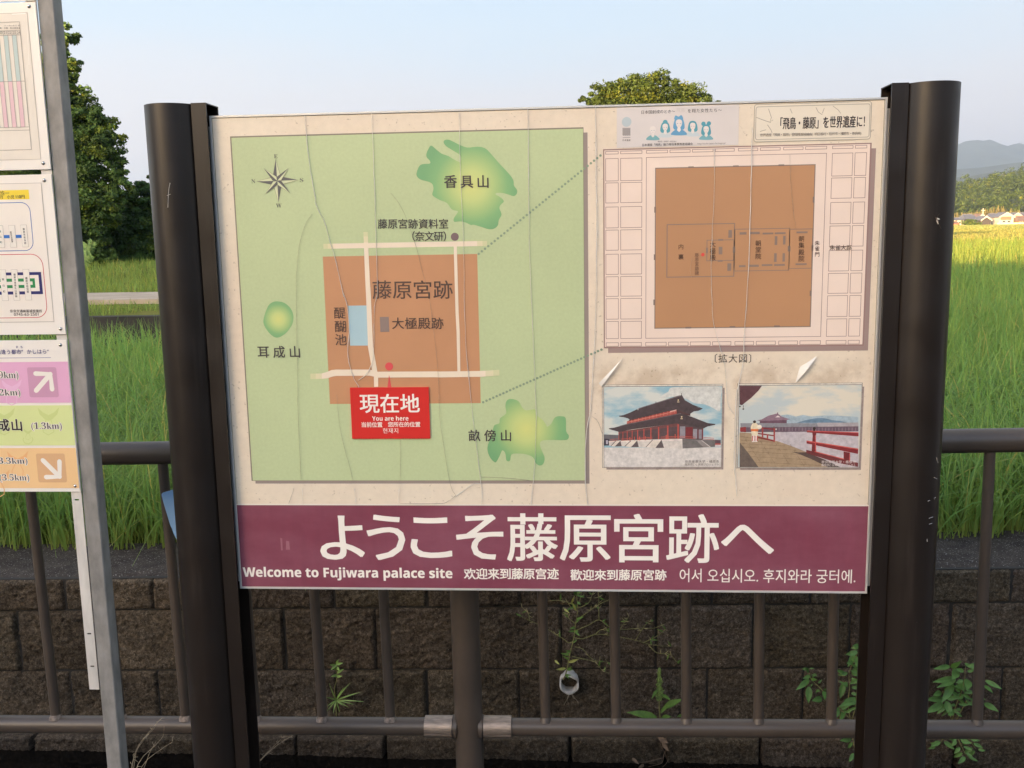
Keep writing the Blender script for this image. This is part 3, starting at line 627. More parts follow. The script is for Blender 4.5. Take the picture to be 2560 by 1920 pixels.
def bust(x, y, r, hair, robe, kind):            # five plain ladies in blue wash
    s1.poly(smooth([(x-r*1.9, y+r*2.9),(x-r*1.5,y+r*2.0),(x-r*0.5,y+r*1.45),(x+r*0.5,y+r*1.45),(x+r*1.5,y+r*2.0),(x+r*1.9,y+r*2.9)], 3), robe, 2)
    if kind: s1.poly(smooth([(x-r*1.25,y+r*1.5),(x-r*1.3,y-r*0.2),(x-r*0.7,y-r*1.4),(x+r*0.7,y-r*1.4),(x+r*1.3,y-r*0.2),(x+r*1.2,y+r*1.5)], 3), hair, 3)
    if kind == 2: s1.poly(smooth([(x-r*1.1,y-r*0.9),(x-r*0.9,y-r*2.0),(x-r*0.1,y-r*1.7),(x+r*0.6,y-r*2.1),(x+r*1.0,y-r*1.0)], 3), hair, 3.2)
    if kind == 3: s1.disc(x-r*0.8, y-r*1.7, r*0.62, hair, 3.2, 16); s1.disc(x+r*0.8, y-r*1.8, r*0.62, hair, 3.2, 16)
    if kind == 4: s1.disc(x, y-r*1.45, r*0.7, hair, 3.2, 16)
    s1.poly(smooth([(x-r*0.78,y-r*0.4),(x-r*0.4,y-r*0.95),(x+r*0.4,y-r*0.95),(x+r*0.78,y-r*0.4),(x+r*0.6,y+r*0.6),(x,y+r*1.15),(x-r*0.6,y+r*0.6)], 3), SKIN, 4)
    if not kind: s1.disc(x, y-r*0.35, r*0.92, SKIN, 3.3, 20)
    s1.poly([(x-r*0.3,y+r*0.9),(x+r*0.3,y+r*0.9),(x+r*0.5,y+r*1.7),(x,y+r*2.2),(x-r*0.5,y+r*1.7)], SKIN, 3.6)
    for sx in (-0.36, 0.36): s1.rect(x+sx*r-r*0.16, y-r*0.02, x+sx*r+r*0.16, y+r*0.09, (140,156,166), 5)
    s1.rect(x-r*0.12, y+r*0.62, x+r*0.12, y+r*0.7, (190,160,156), 5)
bust(885, 500, 48, PALE, (126,176,178), 0); bust(1065, 455, 50, TEAL, (206,212,210), 4); bust(1265, 400, 58, BLUE, BLUE, 2); bust(1465, 440, 50, TEAL, (204,212,212), 1); bust(1660, 490, 50, TEAL, (128,178,184), 3)
obj('sticker', s1.mesh(), board)['label'] = 'pale sticker with five ladies drawn in blue wash'
s2 = Art(PY, RT); s2.base = 3
s2.rrect(1212, 182, 2080, 444, 0.006, (230, 218, 196), 1); s2.rrect(1212, 182, 2080, 444, 0.006, (160, 148, 134), 2, 0.0011); s2.rrect(1224, 200, 2070, 428, 0.005, (160, 148, 134), 2, 0.001)
for p in ([(1318,215),(1340,280),(1330,312),(1352,300)],[(1228,280),(1280,300),(1335,318)],[(1310,335),(1335,370),(1345,395)],[(1672,205),(1690,240),(1720,260)],[(1480,215),(1495,250)],[(1800,195),(1840,225),(1858,250)],[(1255,385),(1300,372)],[(1735,210),(1720,250)]): s2.line(p, 0.0011, (168, 156, 140), 2)
s2.row('「飛鳥・藤原」を世界遺産に！', 1375, 2072, 326, 94, (62, 52, 52), 3, 0.016, 308, wide=0.54)
s2.row('世界遺産「飛鳥・藤原」登録推進協議会(明日香村・桜井市・橿原市・奈良県)', 1255, 2028, 412, 25, (100,88,82), 3, 0.0, 398)
obj('sticker', s2.mesh(), board)['label'] = 'cream sticker with bold black lettering in a double outline'

# --- two printed pictures
def skyprint(name, c0, c1, seed):
    m, nt, b = nodes(name); b.inputs['Roughness'].default_value = 0.4
    f = noise(nt, 9 + seed, 6, 0.6, stretch=(1, 1, 2.6)); nt.links.new(ramp(nt, f, [(0.42, inkc(c0)), (0.58, inkc(c1))]), b.inputs['Base Color']); return m
def picframe(a, x0, y0, x1, y1, sx, sy):
    p = a.uv(x0, y0); q = a.uv(x1, y1); dx = 0.0055; dy = 0.006
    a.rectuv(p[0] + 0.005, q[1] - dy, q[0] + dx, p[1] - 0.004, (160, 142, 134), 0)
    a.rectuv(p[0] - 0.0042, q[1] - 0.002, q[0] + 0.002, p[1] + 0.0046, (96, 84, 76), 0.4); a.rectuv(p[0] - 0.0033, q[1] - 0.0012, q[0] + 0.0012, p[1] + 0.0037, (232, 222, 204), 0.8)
    a.rectuv(p[0] - 0.0012, q[1] - 0.0006, q[0] + 0.0006, p[1] + 0.0012, (110, 98, 90), 1.2)
    return p, q
f1 = Art(PY, RA); f1.base = 2; f1.var = 0.17
p, q = picframe(f1, 68, 118, 2088, 1500, 0, 0)
hy = f1.uv(1000, 1165)[1]; f1.rectuv(p[0], hy, q[0], p[1], skyprint('sky_print_blue', (150, 186, 196), (216, 216, 204), 0), 2); f1.rectuv(p[0], q[1], q[0], hy, (218, 210, 200), 2)
f1.poly(smooth([(1250,126),(1660,126),(2070,126),(2075,360),(2070,540),(1930,470),(1800,420),(1640,400),(1500,330),(1330,290),(1130,300),(1010,330),(1090,250),(1180,200)], 3), (214,212,202), 2.3)
RED, DRK, LITE, SHD = (192, 92, 80), (84, 72, 72), (216, 206, 194), (120, 114, 110)
f1.poly([(72,938),(330,950),(330,1045),(150,1060),(150,1130),(72,1132)], (112,108,110), 3); f1.poly([(72,1010),(160,1020),(155,1130),(72,1132)], (70,62,70), 3.3); f1.poly([(102,1040),(138,1040),(135,1105),(104,1105)], (190,184,190), 3.6)
f1.poly([(1975,1030),(2085,1035),(2085,1140),(1975,1150)], (104,84,88), 3); f1.rect(1985,1095,2085,1118, RED, 3.3); f1.rect(1985,1118,2085,1150, (214,204,198), 3.3)
f1.poly([(500,690),(1330,480),(1560,545),(1560,620),(1420,590),(480,770)], (92,66,64), 3)
f1.poly([(465,712),(1320,508),(1325,580),(462,758)], (176,86,76), 3.4)
for k in range(14):
    x = 480 + k*62; y = 735 - (x-480)*0.235; f1.line([(x, y-34), (x, y+26)], 0.0009, (214,130,112), 3.7)
f1.line([(465,732),(1320,535)], 0.0009, (222,150,130), 3.8); f1.line([(1210,545),(1320,515)], 0.0016, (236,206,190), 3.9)
f1.poly([(328,616),(400,606),(520,560),(645,500),(960,392),(1355,268),(1412,258),(1440,300),(1470,350),(1600,425),(1700,475),(1775,488),(1760,502),(1700,530),(1620,540),(1545,592),(1320,505),(1180,530),(520,690),(480,660),(400,640),(335,632)], DRK, 4)
f1.line([(640,500),(960,398),(1400,268)], 0.0016, (124,112,112), 4.3); f1.line([(1412,262),(1465,350),(1600,428),(1765,490)], 0.0012, (104,92,92), 4.3)
f1.poly([(318,892),(1350,742),(1785,832),(1772,1035),(1400,1012),(318,1042)], (96,78,78), 3)
f1.poly([(318,892),(1350,742),(1350,800),(318,930)], (120,80,78), 3.2)
f1.poly([(152,832),(240,822),(340,795),(480,756),(1400,572),(1600,640),(1740,695),(1860,742),(1995,757),(1985,775),(1860,800),(1785,836),(1345,745),(560,850),(330,895),(210,862),(156,846)], DRK, 4)
f1.line([(340,797),(480,758),(1400,575)], 0.0018, (116,104,102), 4.3)
xs = [325,395,470,555,650,758,878,1012,1170,1350]
for i, x in enumerate(xs):
    t = (x-325)/1025; f1.poly([(x-5-9*t, 905-140*t),(x+5+9*t, 902-140*t),(x+5+9*t, 1040-25*t),(x-5-9*t, 1040-25*t)], RED, 3.6)
for g in ((1380,800,1470,1000),(1608,845,1676,1010),(1706,855,1756,1012)): f1.rect(*g, (150,144,148), 3.4)
f1.rect(1478,815,1600,1005, (126,58,60), 3.4); f1.rect(1682,850,1702,1015, (112,60,62), 3.6); f1.rect(1760,840,1780,1025, (130,66,66), 3.6)
for a0, a1 in (((170,1030),(300,1012)),((360,1020),(560,1005)),((640,1008),(905,985)),((1045,985),(1400,970)),((1400,970),(1650,985)),((1785,990),(1970,1005))):
    for d in (0, 26): f1.line([(a0[0],a0[1]+d),(a1[0],a1[1]+d)], 0.0011, (198,100,86), 3.9)
for x, y in ((515,985),(596,978),(684,975),(782,970),(1143,950),(1298,935)): f1.line([(x,y),(x,y+70)], 0.0017, (206,104,88), 4)
for x, y in ((1352,345),(1410,635)): f1.disc(x, y, 13, (240,220,170), 5, 10); f1.rect(x-20, y+26, x+18, y+38, (236,216,176), 5)
for x, y in ((1408,225),(965,372),(655,478)): f1.rect(x-5, y, x+5, y+40, DRK if x > 700 else (226,224,214), 5)
f1.poly([(150,1052),(1422,1016),(1426,1182),(1100,1175),(160,1132)], LITE, 3.8); f1.line([(150,1062),(1420,1030)], 0.0022, (236,222,206), 4)
f1.poly([(1422,1016),(1990,1036),(1985,1152),(1426,1182)], SHD, 3.8)
for a_, b2, c_, d_, e_ in (((270,1050),(352,1046),(255,1147),(188,1140),(375,1142)),((535,1046),(642,1042),(535,1158),(428,1145),(670,1156)),((908,1034),(1062,1030),(955,1172),(792,1158),(1107,1170))):
    f1.poly([a_, b2, c_, d_], (226,214,198), 4.2); f1.poly([b2, e_, c_], (104,92,90), 4.2); f1.line([a_, d_], 0.0016, (116,104,98), 4.5)
f1.poly([(1655,1035),(1760,1040),(1920,1158),(1790,1162)], (150,142,136), 4.2); f1.line([(1755,1042),(1905,1155)], 0.0015, (206,196,186), 4.5)
f1.row('奈良産業大学・橿原市', 1462, 2060, 1405, 56, (104,96,92), 5, 0.002); f1.row('藤原京CG再現プロジェクト', 1462, 2060, 1458, 47, (104,96,92), 5, 0.0)
obj('picture_print', f1.mesh(), board)['label'] = 'printed picture of a red columned palace hall'
f2 = Art(PY, RB); f2.base = 2; f2.var = 0.17
p, q = picframe(f2, 120, 92, 2055, 1418, 0, 0)
f2.rectuv(p[0], q[1], q[0], p[1], skyprint('sky_print_cream', (194, 202, 198), (226, 216, 194), 2), 2)
f2.poly([(780,700),(800,572),(900,560),(1040,592),(1150,566),(1290,592),(1500,575),(1800,582),(2052,600),(2052,705)], (168,184,190), 3); f2.poly([(1050,695),(1200,650),(1350,622),(1450,615),(1530,625),(1620,650),(1760,665),(1890,695)], (112,136,152), 3.2)
f2.poly([(450,652),(890,648),(888,700),(450,702)], (112,82,94), 3.2); f2.poly([(402,655),(480,640),(590,578),(740,540),(810,595),(950,636),(890,648),(450,664)], (146,118,128), 3.4); f2.poly([(700,606),(745,575),(785,604)], (232,216,206), 3.6); f2.line([(740,525),(742,560)], 0.002, (130,96,106), 3.6)
f2.poly([(135,700),(1385,700),(1392,758),(140,768)], (146,144,146), 3.4); f2.poly([(1388,692),(2052,690),(2055,752),(1392,758)], (176,166,164), 3.4); f2.poly([(135,766),(2055,750),(2055,832),(720,845),(135,845)], (112,92,102), 3.2)
for k in range(24): f2.rect(760 + k*54, 772, 768 + k*54, 826, (146,126,130), 3.4)
f2.poly([(690,845),(2055,830),(2055,1415),(1300,1415),(700,1015)], (196,186,186), 3)
f2.poly([(122,850),(300,862),(520,930),(790,1010),(1000,1085),(1200,1165),(1420,1290),(1640,1415),(122,1415)], (170,146,116), 3.6)
for y0, y1, x1 in ((930,960,520),(985,1010,700),(1040,1072,860),(1095,1140,1040),(1165,1215,1180),(1245,1300,1340),(1330,1390,1500)):
    f2.line([(140, y0-10),(x1, y1)], 0.0009, (138,116,92), 3.9)
for k in range(16):
    x = 220 + (k % 4)*240 + (k//4)*60; y = 965 + (k//4)*95 + (k % 4)*24; f2.line([(x,y),(x+30+8*(k//4),y+50+8*(k//4))], 0.0008, (140,118,92), 3.9)
f2.poly([(122,1010),(260,1180),(430,1415),(122,1415)], (112,98,88), 4)
f2.poly([(970,1165),(1080,1175),(1200,1172),(1500,1290),(1760,1415),(1560,1415),(1300,1290),(1100,1205)], (92,76,70), 4)
DR, LR = (138, 52, 54), (206, 92, 84)
f2.poly([(122,92),(485,92),(430,170),(310,290),(200,375),(165,408),(122,398)], (102,70,72), 4); f2.line([(182,408),(182,450)], 0.0012, (70,60,56), 4); f2.disc(182, 470, 15, (78,76,66), 4, 10); f2.disc(128, 430, 14, (78,76,66), 4, 10)
f2.poly([(130,770),(225,760),(225,850),(130,835)], (146,62,62), 4.2)
for a0, a1, w_ in (((420,775),(705,800),0.0028),((420,868),(695,905),0.0028),((420,930),(690,990),0.0036)): f2.line([a0, a1], w_, DR, 4.4)
for x, y0, y1 in ((495,770,930),(575,880,950),(685,770,1005)): f2.line([(x,y0),(x,y1)], 0.0034, (168,76,70), 4.6)
f2.disc(715, 798, 13, (226,214,200), 5, 10); f2.disc(680, 768, 16, (120,104,96), 5, 10)
f2.poly([(1205,1132),(1340,1165),(2050,1345),(2045,1412),(1700,1340),(1205,1185)], (120,58,58), 4.4); f2.line([(1340,1160),(1820,1285)], 0.002, LR, 4.9)
f2.poly([(1215,828),(2055,858),(2055,915),(1215,850)], DR, 4.8); f2.line([(1215,826),(2055,856)], 0.0016, LR, 5)
f2.poly([(1300,845),(1375,848),(1360,900),(1368,1180),(1292,1165),(1310,900)], (126,52,52), 4.6); f2.line([(1352,900),(1356,1170)], 0.0018, LR, 4.9)
f2.poly([(1210,992),(2050,1120),(2046,1200),(1210,1030)], DR, 4.8); f2.line([(1210,990),(2050,1122)], 0.0024, LR, 5)
f2.poly([(1812,1160),(1918,1180),(1918,1345),(1812,1310)], (122,50,52), 4.6); f2.line([(1910,1185),(1910,1330)], 0.0016, LR, 4.9)
f2.disc(1335, 785, 26, (70,58,52), 5.2, 12); f2.rect(1320,790,1350,830, (70,58,52), 5.2)
f2.poly(smooth([(322,720),(345,700),(390,698),(425,740),(430,800),(305,800)], 3), (232,214,178), 5); f2.disc(365, 677, 25, (76,58,46), 5.2, 14); f2.poly([(310,795),(430,795),(420,835),(305,830)], (214,118,66), 5.2); f2.poly([(312,832),(418,832),(412,905),(318,905)], (234,220,190), 5)
f2.poly([(318,905),(412,905),(412,1003),(322,1008)], (236,226,214), 5)
for x in (326, 365, 402): f2.rect(x, 905, x+12, 990, (196,72,64), 5.2)
f2.disc(445, 762, 38, (236,224,200), 5.1, 16)
f2.row('奈良産業大学・橿原市', 1450, 2010, 1330, 54, (226,214,204), 5.5, 0.002); f2.row('藤原京CG再現プロジェクト', 1450, 2010, 1382, 46, (226,214,204), 5.5, 0.0)
obj('picture_print', f2.mesh(), board)['label'] = 'printed picture of a wooden walkway with red railings'

# --- cracks, lifted edges and peeling flaps of the sheet
def xf(z, pts): return [z(*p) for p in pts]
CR = [ (1, xf(RV, [(659,250),(662,290),(668,340),(674,385),(682,430)]) + xf(R4, [(760,880),(790,960),(815,1000),(835,1040),(880,1200),(930,1370),(995,1659)]) + xf(R6, [(855,100),(895,230),(908,430),(897,560),(905,680),(940,800),(968,850),(990,890)])),
 (.8, xf(R4, [(1225,145),(1238,400),(1248,650),(1257,950),(1265,1250),(1272,1500)]) + xf(R6, [(1140,60),(1138,130),(1118,220),(1112,400),(1113,550),(1095,690),(1050,780),(980,832)])),
 (.2, xf(R4, [(1385,805),(1440,870),(1500,980),(1545,1100),(1590,1230),(1640,1420)]) + xf(R6, [(1570,150),(1620,500),(1645,800)]) + xf(R7, [(325,600),(330,800),(365,1050),(420,1360),(465,1455)])),
 (.8, xf(R5, [(490,5),(500,400),(520,900),(530,1250),(538,1659)]) + xf(R7, [(550,250),(575,500),(610,850),(640,1080),(670,1340),(682,1420),(678,1518)])),
 (.8, xf(R5, [(1060,-30),(1066,400),(1070,800),(1072,1100),(1095,1659)]) + xf(R7, [(1105,200),(1120,500),(1130,800),(1120,1150),(1100,1400),(1088,1520)])),
 (1.5, xf(R5, [(1618,-60),(1622,200),(1627,600),(1632,1000),(1622,1659)]) + xf(R7, [(1612,200),(1590,600),(1575,760),(1555,860),(1540,1000),(1535,1200),(1542,1400),(1555,1523)])),
 (.7, xf(RP, [(845,85),(842,400),(832,620),(822,900),(828,1150),(840,1300),(890,1480)]) + xf(RC, [(985,200),(1003,330),(1008,470),(1030,540),(1060,582)])),
 (1.2, xf(RP, [(1108,-60),(1105,60),(1098,300),(1090,600),(1080,900),(1066,1150),(1052,1350)]) + xf(RC, [(1133,60),(1125,200),(1095,350),(1075,450),(1066,700),(1060,900),(1070,1060),(1082,1195)])),
 (.12, xf(R4, [(735,980),(690,1040),(650,1150),(620,1300),(605,1500)]) + xf(R6, [(470,60),(472,300),(478,700),(482,1000),(495,1350),(510,1650)])),
 (.12, xf(R6, [(805,950),(818,1100),(838,1250),(865,1380),(900,1500),(940,1659)])), (.1, xf(R6, [(1335,1320),(1332,1659)])),
 (.6, xf(R7, [(465,1455),(520,1420),(600,1360),(665,1355)])), (.5, xf(R7, [(465,1455),(400,1500),(340,1520),(120,1522),(0,1522)])), (.4, xf(R7, [(672,1300),(850,1306),(1080,1328)])),
 (.5, xf(RC, [(0,600),(40,630),(65,690),(78,730)])), (.4, xf(RL, [(475,0),(455,60),(440,102)])), (.6, xf(RL, [(530,0),(534,60),(532,102)])), (.6, xf(RL, [(882,0),(888,60),(890,100)])), (.6, xf(RL, [(1183,0),(1178,60),(1175,100)])),
 (.08, xf(RP, [(1365,130),(1372,330),(1390,520),(1408,640)])), (.08, xf(RP, [(690,840),(678,930),(690,980)])) ]
ck = MB()
for w, pts in CR:
    sm = smooth(pts, 3, closed=False); P = []
    for i, s_ in enumerate(sm):
        p = at(s_[0], s_[1], PY); P.append(np.array([p[0] + rng.normal(0, 0.0003), p[2]]))
    hw = 0.00046 * (0.3 + w); hh = 0.0002 + 0.0006 * w; k = len(P); vs = []
    for i in range(k):
        t = P[min(i+1,k-1)] - P[max(i-1,0)]; t /= np.linalg.norm(t) + 1e-9; n = np.array([-t[1], t[0]])
        j = rng.uniform(0.45, 1.2)
        for d, y, in ((-hw*1.25, 0.0), (-hw*0.75, 0.2), (hw*0.15*j, 1.0), (hw, 0.0)):
            vs.append((P[i][0] + n[0]*d*j, PY - 0.0036 - hh*y*j + (0.0006 if y == 0 else 0), P[i][1] + n[1]*d*j))
    ck.add(vs, [(4*i, 4*i+1, 4*i+5, 4*i+4) for i in range(k-1)], 1)
    ck.add(vs, [(4*i+1, 4*i+2, 4*i+6, 4*i+5) for i in range(k-1)], 1 if w < 0.55 else 0); ck.add(vs, [(4*i+2, 4*i+3, 4*i+7, 4*i+6) for i in range(k-1)], 1 if w < 0.55 else 0)
obj('crack', ck.mesh([simple('torn_film_edge', (0.84, 0.80, 0.73), 0.45, 0.1, 60), simple('crack_grime', (0.34, 0.29, 0.22), 0.8, 0.45, 90)]), board)
def flap(z, base0, base1, tip, out):
    a, b2, c_ = (at(*z(*p), PY) for p in (base0, base1, tip)); vs = []; n = 8; m_ = MB()
    for i in range(n+1):
        t = i/n
        for s_, e_ in ((0, a), (1, b2)):
            p = e_ + (c_ - e_)*t; y = PY - 0.0045 - out*math.sin(math.pi*min(1, t*0.9))*(0.4 + 0.6*s_)
            vs.append((p[0], y, p[2]))
    m_.add(vs, [(2*i, 2*i+1, 2*i+3, 2*i+2) for i in range(n)]); return m_.mesh(simple('film_back', (0.66, 0.62, 0.55), 0.4, 0.08, 40), smooth=True)
obj('peeling_flap', flap(RC, (50,350), (68,378), (225,165), 0.006), board); obj('peeling_flap', flap(RC, (1548,228), (1516,350), (1672,150), 0.008), board)

# --- round posts with their flat channels
def bronze_mat():
    m, nt, b = nodes('dark_bronze_paint'); b.inputs['Roughness'].default_value = 0.36; b.inputs['Metallic'].default_value = 0.0; b.inputs['Specular IOR Level'].default_value = 0.42
    f = noise(nt, 5, 5, 0.6, stretch=(1, 1, 0.25)); g = noise(nt, 240, 3, 0.5)
    c = ramp(nt, f, [(0.3, (0.011, 0.0072, 0.0052)), (0.7, (0.017, 0.011, 0.0076))]); c = mix(nt, ramp(nt, g, [(0.74, 0.0), (0.8, 0.4)]), c, (0.2, 0.18, 0.16)); c = mix(nt, ramp(nt, noise(nt, 28, 5, 0.7, stretch=(1, 1, 0.06)), [(0.55, 0.0), (0.8, 0.35)]), c, (0.075, 0.058, 0.046))
    nt.links.new(c, b.inputs['Base Color']); nt.links.new(ramp(nt, noise(nt, 12, 5, 0.6), [(0.3, 0.30), (0.7, 0.46)]), b.inputs['Roughness']); return m
BRONZE = bronze_mat(); ZP = 1.906
def round_post(cx, sgn):
    r = 0.060; cy = PY + 0.012; n = 40; prof = []
    m_ = MB()
    prof = [(cx + r*math.cos(2*math.pi*i/n), cy + r*math.sin(2*math.pi*i/n)) for i in range(n)]
    m_.prism(prof, -0.25, ZP, cap=False)
    inner = [(cx + (r-0.004)*math.cos(2*math.pi*i/n), cy + (r-0.004)*math.sin(2*math.pi*i/n)) for i in range(n)]
    vs = [(x,y,ZP) for x,y in prof] + [(x,y,ZP) for x,y in inner] + [(x,y,ZP-0.02) for x,y in inner]
    m_.add(vs, [(i,(i+1)%n,n+(i+1)%n,n+i) for i in range(n)] + [(n+i,n+(i+1)%n,2*n+(i+1)%n,2*n+i) for i in range(n)] + [tuple(range(2*n,3*n))])
    return m_.mesh(BRONZE, smooth=True, auto=40)
def channel(x0, x1, side):            # side: -1 its slot faces right, +1 faces left
    m_ = MB(); yf = PY - 0.022; yb = PY + 0.052
    m_.box(x0, x1, yf, yf + 0.004, -0.25, ZP - 0.001); m_.box(x0, x1, yb - 0.004, yb, -0.25, ZP - 0.001)
    xi = x0 if side < 0 else x1 - 0.004
    m_.box(xi, xi + 0.004, yf + 0.004, yb - 0.004, -0.25, ZP - 0.001); m_.box(x0, x1, yf - 0.0006, yb + 0.0006, ZP - 0.001, ZP + 0.0012)
    return m_.mesh(BRONZE)
lc = at(*R6(0, 0), PY)                                              # (placement follows the measured post edges)
XL0 = at(361.7, 290, PY + 0.0)[0]; XL1 = at(484, 290, PY - 0.02)[0]; XL2 = at(516, 290, PY - 0.022)[0]
XR0 = at(2229.5, 232, PY - 0.022)[0]; XR1 = at(2267, 232, PY - 0.022)[0]; XR2 = at(2403, 225, PY)[0]
pL = obj('post', round_post(XL0 + 0.060, 1), board); pR = obj('post', round_post(XR2 - 0.060, -1), board)
obj('channel', channel(XL1 - 0.004, XL2, -1), board); obj('channel', channel(XR0, XR1 + 0.004, 1), board)
pq_ = [(XL0 + 0.060, PY + 0.012), (XR2 - 0.060, PY + 0.012)]
def scratch(i, z, pts, w):             # pale scratches lying on the curved post surface
    cx, cy = pq_[i]; r = 0.0603; m_ = MB(); V = []
    for p in pts:
        x, y = z(*p); d = ray(x, y); o = CAM - np.array([cx, cy, 0]); A_ = d[0]**2 + d[1]**2; B_ = 2*(o[0]*d[0] + o[1]*d[1]); C_ = o[0]**2 + o[1]**2 - r*r
        t = (-B_ - math.sqrt(max(0, B_*B_ - 4*A_*C_))) / (2*A_); V.append(Vector(CAM + d*t))
    m_.tube(V, w, 4); return m_.mesh(simple('bare_scratch', (0.45, 0.42, 0.38), 0.6, 0.2, 90))
Zp1 = zoomer(0, 0, 640/1659); Zp2 = zoomer(2300, 900, 260/770)
sub('scratch', scratch(0, Zp1, [(1102,1185),(1094,1225),(1091,1265),(1090,1300),(1088,1345)], 0.0007), pL); sub('scratch', scratch(0, Zp1, [(1082,1268),(1105,1258)], 0.0005), pL)
for a_, b2 in (((58,1045),(116,1018)),((66,1172),(96,1162)),((68,1216),(90,1209)),((120,720),(133,760)),((104,870),(126,880)),((52,1325),(54,1345))): sub('scratch', scratch(1, Zp2, [a_, b2], 0.0006), pR)
# ------------------------------------------------------------------ roadside railing
FY = 2.5
rail_paint = simple('railing_brown', (0.060, 0.045, 0.034), 0.42, 0.12, 10, bmp=0.05, bscale=120)
weld_m = simple('weld_primer', (0.16, 0.125, 0.10), 0.8, 0.6, 90); steel = simple('brushed_sleeve', (0.27, 0.22, 0.18), 0.5, 0.3, 120, metal=0.8, stretch=(0.3, 1, 3))
ztop = lambda x: 1.0515 + 0.0125*x
zbot = lambda x: 0.2504 + 0.0131*x
railing = empty('railing', (0.0, FY, 0.0), 'brown tubular roadside railing running behind the boards along the canal', 'railing')
X0, X1 = -2.9, 2.6
xpost = at(1172, 1850, FY)[0]
m_ = MB(); m_.tube([(X0,FY,ztop(X0)),(X1,FY,ztop(X1))], 0.0315, 28); obj('top_rail', m_.mesh(rail_paint, True, 40), railing)
for a, b2 in ((X0, xpost - 0.055), (xpost + 0.055, X1)):
    m_ = MB(); m_.tube([(a,FY,zbot(a)),(b2,FY,zbot(b2))], 0.0245, 24); obj('bottom_rail', m_.mesh(rail_paint, True, 40), railing)
m_ = MB(); m_.tube([(xpost+0.006,FY,-0.5),(xpost-0.004,FY,ztop(xpost))], 0.0395, 32); obj('post', m_.mesh(rail_paint, True, 40), railing)
for sg in (-1, 1):
    xa = xpost + sg*0.045; xb = xpost + sg*0.122; x2 = xpost + sg*0.036
    m_ = MB(); m_.tube([(xa,FY,zbot(xa)),(xb,FY,zbot(xb))], 0.0305, 28); m_.tube([(xa - sg*0.0012,FY,zbot(xa)),(xa,FY,zbot(xa))], 0.0318, 28); m_.box(min(xa,xb), max(xa,xb), FY-0.0322, FY-0.0295, zbot(xa)-0.0115, zbot(xa)-0.009)
    obj('sleeve', m_.mesh(steel, True, 30), railing)
    m_ = MB(); m_.tube([(xpost + sg*0.030,FY,zbot(x2)),(xa - sg*0.003,FY,zbot(x2))], [0.033, 0.0335], 24); obj('flange', m_.mesh(rail_paint, True, 40), railing)
bx = [at(p, 1800, FY)[0] for p in (-21, 141, 303, 465, 640, 807, 976, 1363.8, 1540, 1716, 1896, 2078, 2262, 2443, 2625)]
for i, x in enumerate(bx):
    m_ = MB(); zb = zbot(x); zt = ztop(x)
    m_.tube([(x, FY, zb + 0.015), (x - 0.0128*(zt-zb), FY, zt - 0.02)], 0.0139, 20, 0)
    fl = 1 if i < 7 else 0
    m_.tube([(x, FY-0.002, zb + 0.017), (x, FY-0.001, zb + 0.0245), (x, FY, zb + 0.031)], [0.0195 if fl else 0.0175, 0.0172 if fl else 0.0158, 0.0139], 20, fl)
    obj('baluster', m_.mesh([rail_paint, weld_m], True, 40), railing)

# ------------------------------------------------------------------ bus stop sign on the left
YB = 2.03; YP = YB + 0.006
galv = simple('galvanised_steel', (0.235, 0.222, 0.20), 0.6, 0.28, 30, metal=0.1, bmp=0.08, bscale=150, stretch=(1, 1, 0.5))
stop = empty('bus_stop_sign', (at(217,960,YP)[0], YP, 0.0), 'galvanised square post at the left edge carrying bus timetable, fare and direction boards', 'bus stop sign')
xc = at(218.5, 960, YP)[0]; sw = xc - at(180, 960, YP)[0]
m_ = MB(); bv = 0.002
m_.prism([(xc-sw+bv,YP),(xc-bv,YP),(xc,YP+bv),(xc,YP+sw-bv),(xc-bv,YP+sw),(xc-sw+bv,YP+sw),(xc-sw,YP+sw-bv),(xc-sw,YP+bv)], -0.2, 2.75)
obj('post', m_.mesh(galv), stop)
Z1 = zoomer(0, 0, 160/632); Z2 = zoomer(0, 420, 170/672); Z3 = zoomer(0, 830, 220/890)
xl = at(-420, 600, YB)[0]
strip_m = simple('slotted_strip', (0.58, 0.54, 0.48), 0.6, 0.22, 20, stretch=(1, 1, 0.3))
sx1 = xc - sw - 0.001; sx0 = sx1 - 0.0235; szb = at(240, 1726, YB)[2]
m_ = MB(); slots = [at(215, y, YB)[2] for y in (1251, 1586.5, 1668)] ; zz = szb
